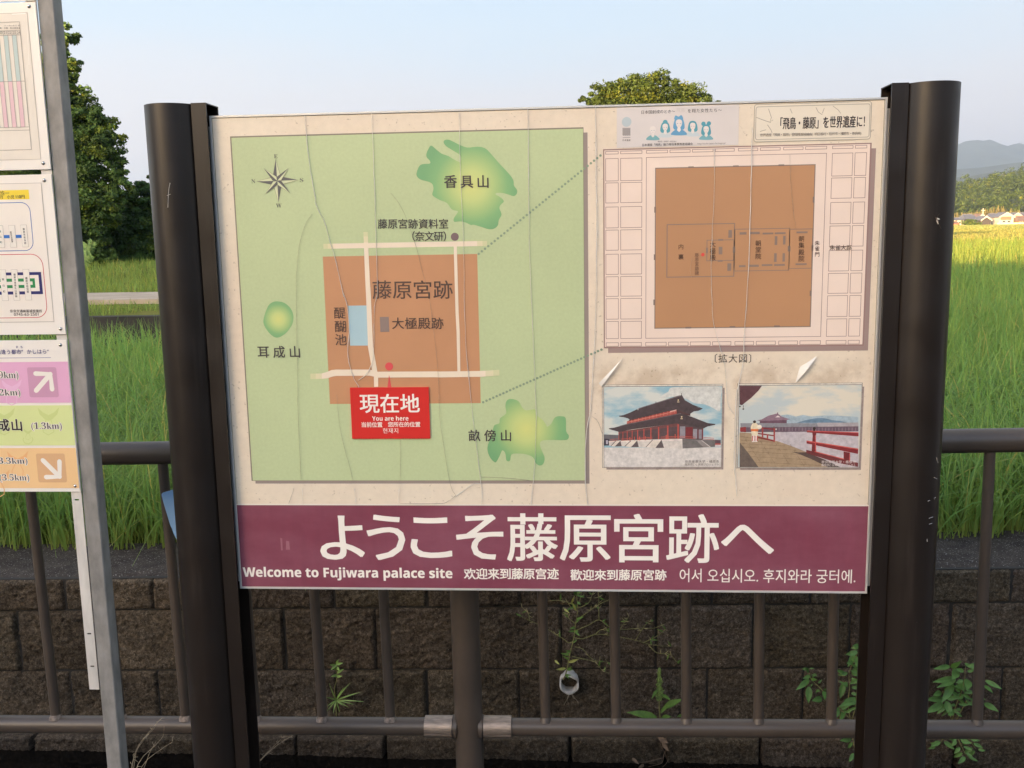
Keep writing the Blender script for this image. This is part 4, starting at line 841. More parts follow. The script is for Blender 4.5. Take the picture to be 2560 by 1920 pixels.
# strip built round its slots
slots = sorted(slots); prev = szb; scx = (sx0+sx1)/2
for z in slots:
    m_.box(sx0, sx1, YB+0.0045, YB+0.0065, prev, z-0.002); m_.box(sx0, scx-0.005, YB+0.0045, YB+0.0065, z-0.002, z+0.002); m_.box(scx+0.005, sx1, YB+0.0045, YB+0.0065, z-0.002, z+0.002); prev = z+0.002
m_.box(sx0, sx1, YB+0.0045, YB+0.0065, prev, 2.6)
obj('slotted_strip', m_.mesh(strip_m), stop)
white_b = simple('board_white', inkc((240, 232, 220)), 0.35, 0.02, 8, spec=0.4); chrome = simple('screw_steel', (0.55, 0.52, 0.48), 0.25, 0.1, 60, metal=1.0)
xr = sx1 + 0.0005
def board_part(name, ytop, ybot, label, art, screws):
    zt, zb = at(60, ytop, YB)[2], at(60, ybot, YB)[2]
    b = MB(); b.box(xl, xr, YB, YB + 0.004, zb, zt); o = obj(name, b.mesh(white_b), stop); o['label'] = label
    if art is not None: sub('print', art.mesh(), o)
    for z, x, y in screws:
        p = at(*z(x, y), YB); s_ = MB(); n = 14
        vs = [(p[0], YB-0.0032, p[2])]; fs = []
        for j, (rr, yy) in enumerate(((0.0022,0.0028),(0.0038,0.0014),(0.0044,0.0))):
            vs += [(p[0] + rr*math.cos(2*math.pi*i/n), YB-yy, p[2] + rr*math.sin(2*math.pi*i/n)) for i in range(n)]
        fs = [(0, 1+i, 1+(i+1)%n) for i in range(n)] + [(1+j*n+i, 1+(j+1)*n+i, 1+(j+1)*n+(i+1)%n, 1+j*n+(i+1)%n) for j in range(2) for i in range(n)]
        s_.add(vs, fs); sub('screw', s_.mesh(chrome, True), o)
    return o
board_part('upper_board', -260, 1.5, 'white board cut off by the top of the picture', None, [])
LNC = (150, 138, 128); SHEET = (230, 220, 204)
t = Art(YB, Z1); t.base = 1
q = t.uv(268, 128); w_ = t.uv(388, 1570)
t.rectuv(xl + 0.02, w_[1] - 0.001, q[0] + 0.0012, q[1] + 0.0012, (196, 186, 172), 1); t.rectuv(xl + 0.021, w_[1], q[0], q[1], SHEET, 2)
t.line([(120,142),(255,134)], 0.0014, (250,246,236), 3); t.line([(262,140),(290,640)], 0.0007, (246,240,228), 3)
ux = lambda x: t.uv(x, 350)[0]; vy = lambda y: t.uv(200, y)[1]
cw = ux(122) - ux(80); u23 = ux(122); ur = ux(208)
for k in range(0, 12):
    a = u23 - 2*k*cw; t.rectuv(a, vy(802), a + cw, vy(346), (186, 202, 196), 4); t.rectuv(a, vy(1256), a + cw, vy(804), (226, 188, 192), 4)
for k in range(-2, 22): 
    a = u23 - k*cw + (0 if k > -2 else 0); t.rectuv(a - 0.0003, vy(1256), a + 0.0003, vy(300), LNC, 5)
for y in (216, 300, 346, 803, 1256, 1287, 1480): t.rectuv(xl + 0.03, vy(y) - 0.0004, ur, vy(y) + 0.0004, LNC, 5.5)
t.rectuv(ur - 0.0004, vy(1480), ur + 0.0004, vy(216), LNC, 5.5)
for s_, x in (('24',187),('23',142),('22',98),('21',55),('20',14)): t.fit(s_, x-14, 308, x+14, 338, (120,108,100), 6)
t.row('2019年10月1日 改正', 45, 205, 254, 15, (130,118,110), 6, 0.01); t.row('土曜・日曜・祝日時刻表', -20, 205, 279, 18, (120,108,100), 6, 0.02)
board_part('timetable_board', 6, 424.5, 'white timetable board with pale blue and pink hour columns', t, [(Z1, 287, 62), (Z1, 428, 1612)])
t = Art(YB, Z2); t.base = 1
q = t.uv(405, 150); w_ = t.uv(570, 1515)
t.rectuv(xl + 0.02, w_[1] - 0.0014, q[0] + 0.0012, q[1] + 0.001, (186, 176, 164), 1); t.rectuv(xl + 0.021, w_[1], q[0], q[1], (238, 228, 214), 2)
yq = t.uv(285, 215); yw = t.uv(285, 308); t.rectuv(xl + 0.05, yw[1], yq[0], yq[1], (242, 212, 60), 3)
BK = (64, 56, 52)
t.row('全線均一', -95, 98, 248, 44, BK, 4, 0.02); t.fit('円', 0, 272, 30, 304, BK, 4, 0.02); t.row('小児', 70, 145, 286, 36, BK, 4, 0.02); t.fit('110', 160, 270, 208, 300, BK, 4, 0.03); t.fit('円', 212, 268, 246, 300, BK, 4, 0.02)
BL_, NV, GN, RD = (48, 98, 178), (40, 42, 104), (40, 136, 78), (204, 56, 72)
a = t.uv(322, 338); b2 = t.uv(322, 820); t_w = 0.0014
def rruv(u0, v0, u1, v1, r, c, L, w): 
    P = []; Q = []
    for cx, cy, a0 in ((u1-r, v1-r, 0), (u0+r, v1-r, 90), (u0+r, v0+r, 180), (u1-r, v0+r, 270)):
        for k in range(8):
            tt = R(a0 + 90*k/7); P.append((cx + r*math.cos(tt), cy + r*math.sin(tt))); Q.append((cx + (r-w)*math.cos(tt), cy + (r-w)*math.sin(tt)))
    n = len(P); t.put(P + Q, [(i, (i+1) % n, n+(i+1) % n, n+i) for i in range(n)], c, L)
rruv(xl + 0.03, t.uv(320, 818)[1], t.uv(318, 580)[0], t.uv(250, 337)[1], 0.02, BL_, 3, t_w); rruv(xl + 0.03, t.uv(400, 1480)[1], t.uv(448, 1160)[0], t.uv(320, 848)[1], 0.026, RD, 3, t_w)
t.rectuv(xl + 0.04, t.uv(150, 692)[1], t.uv(220, 676)[0], t.uv(150, 661)[1], (40, 110, 190), 4)
def stopbox(x0, y0, x1, y1, txt, xx, yy, sz):
    a = t.uv((x0+x1)/2 - (x1-x0)/2, (y0+y1)/2); b2 = t.uv((x0+x1)/2 + (x1-x0)/2, (y0+y1)/2); v1 = t.uv(x0, y0)[1]; v0 = t.uv(x0, y1)[1]
    t.rectuv(a[0], v0, b2[0], v1, (150,140,132), 5); t.rectuv(a[0]+0.0004, v0+0.0004, b2[0]-0.0004, v1-0.0004, (238,230,216), 6)
    n = len(txt)
    for i, ch in enumerate(txt): 
        f_ = (i+0.5)/n; t.em(ch, xx + (f_-0.5)*18, yy[0] + (yy[1]-yy[0])*f_, sz, (92,84,80), 7, 0.02)
stopbox(-22,568,42,788,'南山町', 10, (600,760), 22); stopbox(98,566,160,785,'橿原市営墓園', 118, (625,735), 18); stopbox(216,562,276,782,'橿原市昆虫館', 246, (590,755), 20)
nb0 = t.uv(418, 1138); 
t.rectuv(xl + 0.04, t.uv(350, 1247)[1], nb0[0], t.uv(350, 1028)[1], NV, 3.5); t.rectuv(xl + 0.04, t.uv(350, 1217)[1], nb0[0] - 0.0066, t.uv(350, 1057)[1], (238,228,214), 4)
t.rectuv(xl + 0.04, t.uv(300, 1184)[1], t.uv(350, 1138)[0], t.uv(300, 1090)[1], GN, 4.5); t.rectuv(xl + 0.04, t.uv(300, 1154)[1], t.uv(325, 1138)[0], t.uv(300, 1121)[1], (238,228,214), 5)
stopbox(12,1005,74,1312,'南山町', 40, (1070,1250), 24); stopbox(126,1003,188,1308,'橿原市営香久山墓園', 156, (1040,1280), 22); stopbox(242,1000,304,1306,'橿原市昆虫館', 272, (1075,1235), 24)
t.row('奈良交通㈱葛城営業所', 100, 420, 1413, 31, (96,86,80), 4, 0.02); t.fit('0745-63-2501', 140, 1432, 384, 1460, (96,86,80), 4, 0.008)
board_part('fare_board', 437, 836.5, 'white bus fare and route board with a yellow fare label', t, [(Z2, 438, 122), (Z2, 598, 1590)])
t = Art(YB, Z3); t.base = 1
def bandrow(y0, y1, c): t.rectuv(xl + 0.002, t.uv(600, y1)[1], xr - 0.0012, t.uv(600, y0)[1], c, 2)
PK, LG, OG = (228, 172, 200), (218, 226, 156), (242, 200, 144)
bandrow(300, 714, PK); bandrow(740, 1146, LG); bandrow(1172, 1578, OG)
def wings(x, y, k, c):
    t.poly([(x-115*k,y-90*k),(x-60*k,y-40*k),(x,y-10*k),(x+60*k,y-40*k),(x+115*k,y-95*k),(x+95*k,y-20*k),(x+40*k,y+35*k),(x,y+50*k),(x-40*k,y+35*k),(x-95*k,y-20*k)], c, 2.6)
    t.line([(x-10*k,y+10*k),(x-60*k,y+120*k),(x-55*k,y+170*k),(x,y+200*k),(x+55*k,y+170*k),(x+60*k,y+120*k),(x+10*k,y+10*k)], 0.0022*k, c, 2.5)
wings(120, 560, 0.9, (234,186,212)); wings(492, 850, 0.95, (206,216,140)); wings(45, 850, 0.95, (206,216,140)); wings(285, 1010, 0.4, (206,216,140)); t.line([(240,1070),(235,1090),(250,1120),(285,1130),(320,1118),(335,1088),(325,1062)], 0.0022, (206,216,140), 2.6); wings(180, 1290, 0.95, (238,180,124)); wings(-10, 1480, 0.95, (238,180,124))
def arrow(x0, y0, x1, y1, cbox, pts_shaft, pts_head):
    a = t.uv((x0+x1)/2, y0); u0 = t.uv(x0, (y0+y1)/2)[0]; u1 = t.uv(x1, (y0+y1)/2)[0]; v0 = t.uv(x0, y1)[1]; v1 = a[1]; r = 0.0045
    P = []
    for cx, cy, a0 in ((u1-r, v1-r, 0), (u0+r, v1-r, 90), (u0+r, v0+r, 180), (u1-r, v0+r, 270)):
        for k in range(6): P.append((cx + r*math.cos(R(a0+18*k)), cy + r*math.sin(R(a0+18*k))))
    t.put(P, [tuple(range(len(P)))], cbox, 3)
    for pts, L in ((pts_shaft, 4), (pts_head, 4.4)):
        t.line(pts, 0.0108, (244,236,222), L)
        for p in pts: t.disc(p[0], p[1], 22, (244,236,222), L + 0.2, 20)
arrow(288,356,584,660, (206,154,178), [(368,592),(512,425)], [(362,420),(512,425),(530,578)])
arrow(378,1228,668,1520, (222,176,130), [(436,1296),(604,1462)], [(604,1308),(606,1462),(470,1466)])
INK2 = (70, 56, 62)
t.row('出逢う都市"かしはら"', -40, 530, 202, 50, (74,66,124), 4, 0.012, 196); t.row('まち', 150, 244, 150, 26, (74,66,124), 4, 0.02); t.rectuv(xl+0.03, t.uv(500, 260)[1], t.uv(518, 258)[0], t.uv(500, 256)[1], (110,100,160), 4)
def halo(s_, x0, y0, x1, y1, bold=0.0):
    t.fit(s_, x0, y0, x1, y1, (246,238,224), 4, 0.06); t.fit(s_, x0, y0, x1, y1, INK2, 5, bold)
halo(SER('9km)'), -10, 395, 188, 488, -0.008); halo(SER('(1.2km)'), -110, 575, 208, 662, -0.008); halo(SER('(1.3km)'), 320, 912, 628, 1000, -0.008); halo(SER('(3.3km)'), -40, 1268, 280, 1350, -0.008); halo(SER('(3.5km)'), 0, 1436, 298, 1520, -0.008)
t.em('成', 38, 940, 126, (246,238,224), 4, 0.06); t.em('成', 38, 940, 126, (44,34,34), 5, 0.03); t.em('山', 172, 940, 126, (246,238,224), 4, 0.06); t.em('山', 172, 940, 126, (44,34,34), 5, 0.03)
board_part('direction_board', 851, 1229, 'direction board with pink, green and orange bands and white arrows', t, [(Z3, 610, 130), (Z3, 760, 1558)])

# ------------------------------------------------------------------ small things: blue sheet, insect, pipe
ZB = zoomer(60, 1040, 420/1936)
P = [at(*ZB(*p), 2.33) for p in ((1770,830),(1718,850),(1600,884),(1586,898),(1586,915),(1610,1010),(1690,1270),(1705,1300),(1720,1350),(1765,1432),(1830,1520))]
P.append(np.array([P[0][0] + 0.03, 2.33, P[0][2] - 0.02])); n = len(P)
m_ = MB(); m_.add([(p[0], 2.33, p[2]) for p in P] + [(p[0], 2.332, p[2]) for p in P], [tuple(range(n)), tuple(range(2*n-1, n-1, -1))] + [(i, (i+1) % n, n+(i+1) % n, n+i) for i in range(n)])
tag(obj('plastic_sheet', m_.mesh(simple('blue_plastic', (0.22, 0.38, 0.60), 0.35, 0.1, 6, stretch=(1, 1, 0.4)))), 'torn light blue plastic sheet wedged behind the left round post', 'plastic sheet')

cx, cy = pq_[1]; zi = zoomer(2300, 320, 260/1438)
def on_post(x, y, off=0.0008):
    X, Y = zi(x, y); d = ray(X, Y); r = 0.060 + off; o = CAM - np.array([cx, cy, 0]); A_ = d[0]**2 + d[1]**2; B_ = 2*(o[0]*d[0] + o[1]*d[1]); C_ = o[0]**2 + o[1]**2 - r*r
    return Vector(CAM + d*((-B_ - math.sqrt(max(0, B_*B_ - 4*A_*C_))) / (2*A_)))
ins = empty('crane_fly', on_post(235, 1260), 'tiny long legged fly resting on the right round post', 'insect')
m_ = MB(); m_.tube([on_post(214,1238,0.0016), on_post(224,1247,0.0026), on_post(234,1262,0.0026), on_post(238,1290,0.0018), on_post(244,1318,0.0014)], [0.0005,0.0011,0.0010,0.0008,0.0003], 8)
for pts in ([(228,1250),(245,1215),(270,1185)],[(230,1255),(210,1235),(205,1205)],[(236,1268),(252,1300),(268,1345),(292,1392)],[(234,1268),(226,1300),(236,1335)],[(238,1275),(250,1310),(262,1330)],[(226,1256),(205,1262),(214,1290)]):
    m_.tube([on_post(x, y, 0.0012 if i != 1 else 0.003) for i, (x, y) in enumerate(pts)], 0.00022, 4)
obj('body', m_.mesh(simple('insect_brown', (0.10, 0.07, 0.045), 0.6, 0.2, 200), True), ins)
m_ = MB()
for a_, b2, w_ in (((226,1250),(275,1262),0.0034),((228,1256),(252,1330),0.0030)): m_.leaf(on_post(*a_, 0.0026), on_post(*b2, 0.0022), w_, (0,-1,0), droop=0)
obj('wing', m_.mesh(simple('insect_wing', (0.62, 0.56, 0.48), 0.3, 0.1, 100)), ins)

W1 = zoomer(1240, 1460, 740/2212); W2 = zoomer(1900, 1460, 660/2212); W8 = zoomer(560, 1460, 740/2212); W3 = zoomer(0, 1280, 640/1659)
pc = at(*W1(547, 730), WY - 0.02); m_ = MB(); n = 28; ro, ri = 0.0355, 0.0305; vs = []
for r_, y_, j in ((ro, WY + 0.02, 0), (ro, WY - 0.050, 1), (ri, WY - 0.050, 1), (ri, WY + 0.012, 0)):
    for i in range(n):
        a = 2*math.pi*i/n; brk = (0.010*max(0, math.cos(a - 0.25))**6 + 0.016*max(0, math.cos(a - 2.5))**3 + 0.003*math.sin(5*a)) if j else 0
        vs.append((pc[0] + r_*math.cos(a), y_ + brk, pc[2] + r_*math.sin(a)))
m_.add(vs, [(k*n+i, k*n+(i+1) % n, (k+1)*n+(i+1) % n, (k+1)*n+i) for k in range(3) for i in range(n)])
pipe = obj('drain_pipe', m_.mesh(simple('grey_pvc', (0.50, 0.47, 0.42), 0.55, 0.3, 40), True, 40)); tag(pipe, 'broken pale plastic drain pipe end set in the block wall', 'drain pipe')
m_ = MB(); m_.add([(pc[0], WY - 0.002, pc[2])] + [(pc[0] + ri*math.cos(2*math.pi*i/n), WY + 0.010 - 0.004*(math.sin(2*math.pi*i/n) < -0.2), pc[2] + ri*math.sin(2*math.pi*i/n)) for i in range(n)], [(0, 1+i, 1+(i+1) % n) for i in range(n)])
sub('silt', m_.mesh(simple('pipe_silt', (0.06, 0.05, 0.04), 0.95, 0.4, 80)), pipe)

# ------------------------------------------------------------------ weeds growing on the wall
g_stem = simple('weed_stem', (0.17, 0.16, 0.05), 0.7, 0.3, 60); g_pod = simple('weed_pod', (0.30, 0.25, 0.11), 0.8, 0.35, 80); g_leaf = simple('weed_leaf', (0.09, 0.165, 0.03), 0.55, 0.3, 40, spec=0.3); g_leafy = simple('weed_leaf_yellow', (0.26, 0.27, 0.06), 0.6, 0.3, 40); g_dry = simple('dry_straw', (0.30, 0.25, 0.17), 0.9, 0.3, 60); g_deep = simple('vine_leaf', (0.075, 0.16, 0.032), 0.5, 0.3, 30, spec=0.35)
def stalk(mb, z, pts, r0, r1, Y, jit=0.012, m=0, n=5):
    sm = smooth(pts, 3, closed=False); k = len(sm); out = []; a = random.uniform(-1, 1)
    for i, p in enumerate(sm):
        q = at(*z(*p), Y); out.append(Vector(q) + Vector((0, a*jit*i/k, 0)))
    mb.tube(out, [r0 + (r1-r0)*i/(k-1) for i in range(k)], n, m); return out
wd = empty('weed', tuple(at(*W1(515, 700), WY - 0.02)), 'spindly branching weed sprouting from the broken drain pipe', 'plant')
st = MB(); pd = MB(); lf = MB(); YW = WY - 0.06
main = stalk(st, W1, [(500,715),(515,690),(530,640),(545,560),(565,470),(585,380),(595,290),(610,200),(605,100),(600,40),(598,-60)], 0.0028, 0.0012, YW)
BR = [[(600,270),(680,210),(760,150),(835,110),(870,80)],[(590,470),(650,490),(720,570),(800,590),(850,600)],[(570,540),(650,560),(740,580),(790,640),(845,665)],[(575,430),(540,440),(500,410),(430,370),(400,350),(300,300),(240,275),(170,240)],[(585,400),(650,410),(740,380),(840,385),(930,402),(1040,425),(1140,455),(1200,468),(1310,475)],[(1140,455),(1200,510),(1290,515),(1330,550),(1358,582)],[(590,350),(700,300),(770,262),(840,310),(930,330),(1060,318),(1180,315),(1235,285)],[(605,200),(560,170),(520,120),(400,110)],[(612,180),(690,150),(720,90),(760,20)],[(250,275),(240,220),(195,185)],[(770,262),(768,150),(765,40)],[(597,300),(540,260),(500,190)],[(620,150),(640,60),(650,-20)],[(1100,440),(1190,400),(1270,345)],[(900,395),(950,310),(995,258)],[(1040,425),(1110,300),(1160,255)],[(740,380),(780,350),(830,350)]]
for b2 in BR:
    o_ = stalk(st, W1, b2, 0.0017, 0.0007, YW, 0.03)
    for k in range(7):
        i = random.randint(len(o_)//3, len(o_)-1); p = o_[i]; d = Vector((random.uniform(-1,1), random.uniform(-0.6,0.3), random.uniform(-0.6,1))).normalized()
        if random.random() < 0.62: pd.tube([p, p + d*0.008, p + d*0.016 + Vector((0,0,0.003))], [0.0007,0.0013,0.0004], 5)
        else: lf.leaf(p, p + d*random.uniform(0.014, 0.03), random.uniform(0.004, 0.007), (0,-1,0.3))
for k in range(26):
    p = main[random.randint(3, len(main)-1)]; d = Vector((random.uniform(-1,1), random.uniform(-0.8,0), random.uniform(-0.2,0.8))).normalized(); lf.leaf(p, p + d*random.uniform(0.018, 0.04), random.uniform(0.005, 0.010), (0,-1,0.4))
yl = MB()
for a_, b2, w_ in (((545,585),(612,565),0.012),((520,630),(455,640),0.011),((510,185),(545,215),0.007),((560,150),(585,95),0.008),((440,570),(470,600),0.008),((600,200),(570,140),0.008)): yl.leaf(at(*W1(*a_), YW - 0.01), at(*W1(*b2), YW - 0.03), w_, (0,-1,0.3))
rt = MB()
for pts in ([(545,800),(535,850),(520,880),(508,905)],[(552,800),(545,830),(530,880)],[(560,800),(585,850),(605,870),(615,900)],[(555,800),(575,845),(590,860)]): stalk(rt, W1, pts, 0.0013, 0.0006, WY - 0.03, 0.0)
st.add(pd.v, pd.f, 1); obj('stem', st.mesh([g_stem, g_pod], True), wd); obj('leaves', lf.mesh(g_leaf), wd); obj('yellow_leaves', yl.mesh(g_leafy), wd); obj('roots', rt.mesh(g_dry, True), wd)

def wpt(z, x, y, Y): return Vector(at(*z(x, y), Y))
tf = empty('weed', tuple(at(*W8(840, 990), WY - 0.03)), 'small grassy tuft with a leafy sprig rooted in the wall joint', 'plant')
m_ = MB(); Yt = WY - 0.05
c0 = (838, 870); blade = MB()
for tip, w_ in (((768,835),.0055),((775,905),.005),((905,752),.006),((985,805),.006),((1022,868),.0055),((955,890),.005),((930,918),.005),((812,962),.005),((790,770),.005),((872,785),.005),((770,940),.004),((862,960),.004),((880,900),.005),((800,850),.005),((905,870),.005)):
    a = wpt(W8, *c0, Yt); b2 = wpt(W8, *tip, Yt - random.uniform(0.0, 0.07)); blade.leaf(a, b2, w_, (0,-1,0.9), droop=0.18, seg=6)
stalk(m_, W8, [(840,995),(838,930),(836,870),(826,780),(845,700),(840,600)], 0.0022, 0.001, Yt, 0)
for a_, b2 in (((840,600),(880,592)),((842,602),(800,640)),((840,600),(850,570)),((843,620),(860,645)),((845,665),(885,640)),((845,680),(805,690)),((842,690),(875,690)),((838,610),(795,605)),((846,640),(820,630))): blade.leaf(wpt(W8,*a_,Yt), wpt(W8,*b2,Yt-0.02), 0.010, (0,-1,0.4))
obj('stem', m_.mesh(g_stem, True), tf); obj('leaves', blade.mesh(simple('tuft_leaf', (0.15, 0.24, 0.05), 0.5, 0.3, 30)), tf)

dk = empty('weed', tuple(at(*W1(1222, 1000), WY - 0.03)), 'dock weed with a green seed spike and broad leaves', 'plant')
m_ = MB(); Yd = WY - 0.06; spine = stalk(m_, W1, [(1230,1010),(1222,960),(1220,880),(1222,760),(1218,620)], 0.0028, 0.001, Yd, 0)
obj('stem', m_.mesh(g_stem, True), dk); sd = MB()
for k in range(420):
    t_ = random.random(); y = 630 + 240*t_; wd_ = (6 + 28*t_)*(1 - max(0, t_-0.85)*4); p = wpt(W1, 1220 + random.gauss(0, wd_*0.5), y, Yd + random.uniform(-0.015, 0.015)); d = Vector((random.uniform(-1,1), random.uniform(-1,1), random.uniform(-1,1))).normalized()*0.0035
    sd.leaf(p - d, p + d, 0.0045, (0,-1,0.2), seg=2)
obj('seed_spike', sd.mesh(simple('dock_seed', (0.15, 0.22, 0.045), 0.7, 0.3, 60)), dk)
lf = MB()
for a_, b2, w_ in (((1200,998),(990,950),0.030),((1255,925),(1385,855),0.026),((1240,825),(1302,862),0.014),((1205,790),(1165,850),0.010),((1230,960),(1290,900),0.018),((1235,1000),(1300,985),0.02),((1360,985),(1400,985),0.02)): lf.leaf(wpt(W1,*a_,Yd), wpt(W1,*b2,Yd-0.05), w_, (0,-0.7,0.8), droop=0.1, seg=6)
obj('leaves', lf.mesh(g_leaf), dk)

def vine(label, z, stems, singles, Y, lmin, lmax, seed):
    random.seed(seed); o = empty('vine', tuple(at(*z(*stems[0][0]), Y)), label, 'plant'); sm_ = MB(); lf = MB()
    for pts in stems:
        o_ = stalk(sm_, z, pts, 0.0022, 0.0009, Y, 0.04)
        for i in range(2, len(o_), 1):
            for sg in (-1, 1):
                if random.random() < 0.28: continue
                t_ = (o_[i] - o_[i-1]).normalized(); side = Vector((t_.z, 0, -t_.x))*sg
                d = (side*random.uniform(0.7,1.2) + t_*random.uniform(-0.2,0.7) + Vector((0, random.uniform(-0.9,0.1), random.uniform(-0.5,0.1)))).normalized()
                b0 = o_[i] + d*0.008; L_ = random.uniform(lmin, lmax); lf.leaf(b0, b0 + d*L_, L_*random.uniform(0.36, 0.5), (random.uniform(-0.3,0.3), -1, 0.6), droop=random.uniform(0.05, 0.3), seg=5)
    for a_, b2, w_ in singles: lf.leaf(wpt(z,*a_,Y), wpt(z,*b2,Y - random.uniform(0.02, 0.06)), w_, (0,-1,0.6), droop=0.12, seg=5)
    obj('stem', sm_.mesh(g_stem, True), o); obj('leaves', lf.mesh(g_deep), o)
Yv = WY - 0.08
vine('leafy green vine half hidden behind the right round post', W2, [[(760,1150),(735,1000),(745,860),(740,730),(790,600),(825,520)],[(770,1140),(800,1000),(810,850),(830,700)],[(750,1180),(770,1290),(780,1400)],[(745,1120),(690,1060),(655,1030)],[(790,1160),(860,1000),(900,840)]],
  [((835,525),(790,515),0.018),((800,570),(728,588),0.016),((790,590),(740,690),0.020),((800,600),(810,680),0.018),((700,830),(675,960),0.022),((720,760),(650,720),0.016),((815,960),(680,1020),0.026),((760,1300),(690,1310),0.02),((655,1035),(650,1110),0.016),((700,1065),(690,1130),0.016)], Yv, 0.022, 0.040, 3)
vine('thin vine shoot with a few leaves left of the leafy vine', W2, [[(560,930),(500,870),(430,800),(405,715)]], [((410,800),(315,880),0.020),((410,860),(408,1000),0.024),((420,770),(365,790),0.014),((430,760),(470,755),0.014),((405,740),(395,705),0.014),((520,960),(445,975),0.022),((430,800),(470,800),0.013),((540,900),(545,960),0.02)], Yv, 0.012, 0.022, 5)
vine('bushy vine with pointed leaves right of the right round post', W2, [[(1600,1180),(1640,1000),(1690,850),(1705,670)],[(1610,1150),(1560,1000),(1530,900)],[(1640,1150),(1720,1000),(1790,900)],[(1620,1190),(1650,1290),(1700,1400)],[(1660,1200),(1740,1290),(1800,1370)],[(1600,1190),(1560,1300),(1510,1400)]],
  [((1590,690),(1470,708),0.018),((1600,700),(1680,655),0.018),((1720,665),(1790,715),0.014),((1630,790),(1465,818),0.022),((1640,800),(1500,862),0.020),((1650,720),(1620,790),0.03),((1690,800),(1710,895),0.036),((1740,800),(1740,880),0.03),((1620,840),(1530,990),0.026),((1540,965),(1400,965),0.022),((1530,1000),(1395,1078),0.026),((1560,980),(1600,1110),0.026),((1890,810),(2025,875),0.018),((1880,850),(1950,905),0.014),((1880,1000),(1995,1062),0.022),((1700,930),(1640,960),0.022),((1720,960),(1750,985),0.02),((1640,850),(1690,880),0.022)], Yv, 0.022, 0.042, 8)
random.seed(11)
def straw(label, z, lines, Y, base):
    o = empty('dry_grass', base, label, 'plant'); m_ = MB()
    for pts in lines: stalk(m_, z, pts, 0.0010, 0.0004, Y, 0.02)
    for k in range(16):
        pts = random.choice(lines); i = random.randint(1, len(pts)-1); p = wpt(z, *pts[i], Y); d = Vector((random.uniform(-0.4,0.8), random.uniform(-0.5,0.2), random.uniform(0,1))).normalized(); m_.tube([p, p + d*0.012, p + d*0.02 + Vector((0.004,0,-0.004))], [0.0004,0.0008,0.0003], 4)
    obj('stalks', m_.mesh(g_dry, True), o)
bb = at(*W3(862, 1660), 2.44)
straw('dry straw coloured grass stalks beside the grey post foot', W3, [[(820,1900),(855,1640),(900,1510),(985,1405),(1030,1352)],[(830,1900),(865,1600),(930,1480),(1000,1400),(1012,1360)],[(840,1900),(890,1640),(1000,1520),(1045,1465),(1048,1405)],[(850,1900),(920,1650),(1040,1540),(1120,1490)],[(860,1850),(940,1640),(970,1560),(1010,1490)],[(845,1900),(880,1560),(960,1440)]], 2.44, (bb[0], 2.44, 0.0))
straw('pale dry grass leaning on the lowest wall blocks at left', W8, [[(240,1360),(300,1290),(400,1200),(520,1125)],[(250,1340),(330,1260),(440,1180),(500,1150)],[(255,1330),(350,1230),(430,1150)]], WY - 0.07, tuple(at(*W8(245, 1350), WY - 0.07)))
db = MB(); Yq = WY - 0.05
for pts in ([(1270,1140),(1275,1220),(1255,1270),(1240,1330),(1180,1350),(1110,1365)],[(1255,1140),(1225,1190),(1262,1260),(1280,1320),(1230,1370)],[(1245,1300),(1150,1320),(1060,1330)]): stalk(db, W1, pts, 0.0018, 0.0008, Yq, 0.01)
for a_, b2, w_ in (((1020,1300),(1065,1345),0.012),((1215,1140),(1285,1190),0.02),((1240,1180),(1290,1250),0.016),((1105,1350),(1070,1370),0.012)): db.leaf(wpt(W1,*a_,Yq), wpt(W1,*b2,Yq-0.02), w_, (0,-1,0.4))
tag(obj('dead_plant', db.mesh(simple('dead_leaf', (0.12, 0.08, 0.05), 0.9, 0.4, 60), True)), 'dead brown plant remains hanging at the water line', 'plant')
# ------------------------------------------------------------------ rice, meadow grass
def blades(base, h, az, lean, w, k, tint, straw=0.0, bend=None):
    n = len(base); t = np.linspace(0, 1, k + 1)[None, :]
    lean = lean[:, None]; h = h[:, None]
    out = lean * h * t**1.8; z = h * (t - 0.42*np.clip(lean, 0, 2)*t**3)
    cx, cy = np.cos(az)[:, None], np.sin(az)[:, None]
    tw = (az + np.pi/2 + rng.uniform(-0.9, 0.9, n))[:, None]; wx, wy = np.cos(tw), np.sin(tw)
    ww = w[:, None] * 0.5 * np.clip(1.0 - t, 0.03, 1)**0.6 * np.minimum(1, 0.55 + 1.6*t)
    px = base[:, 0:1] + cx*out; py = base[:, 1:2] + cy*out; pz = base[:, 2:3] + z
    V = np.stack([np.stack([px - wx*ww, py - wy*ww, pz], -1), np.stack([px + wx*ww, py + wy*ww, pz], -1)], 2)   # n, k+1, 2, 3
    idx = np.arange(n*(k+1)*2).reshape(n, k+1, 2)
    F = np.stack([idx[:, :-1, 0], idx[:, :-1, 1], idx[:, 1:, 1], idx[:, 1:, 0]], -1).reshape(-1, 4)
    T = np.repeat(np.repeat(tint[:, None, None, :], k+1, 1), 2, 2)
    if straw:
        s_ = (np.clip(1 - t*3.6, 0, 1)*straw)[:, :, None, None]
        T = T*(1 - s_) + np.array([1.9, 1.15, 1.1])[None, None, None, :]*s_
    return V.reshape(-1, 3), F, T.reshape(-1, 3)
def merge(parts):
    V, F, T = [], [], []; o = 0
    for v, f, t in parts: V.append(v); F.append(f + o); T.append(t); o += len(v)
    return np.concatenate(V), np.concatenate(F), np.concatenate(T)
fz = lambda x, y: 0.335 + WSL*np.clip(x, -6, 6)*np.clip((14 - y)/8, 0, 1)
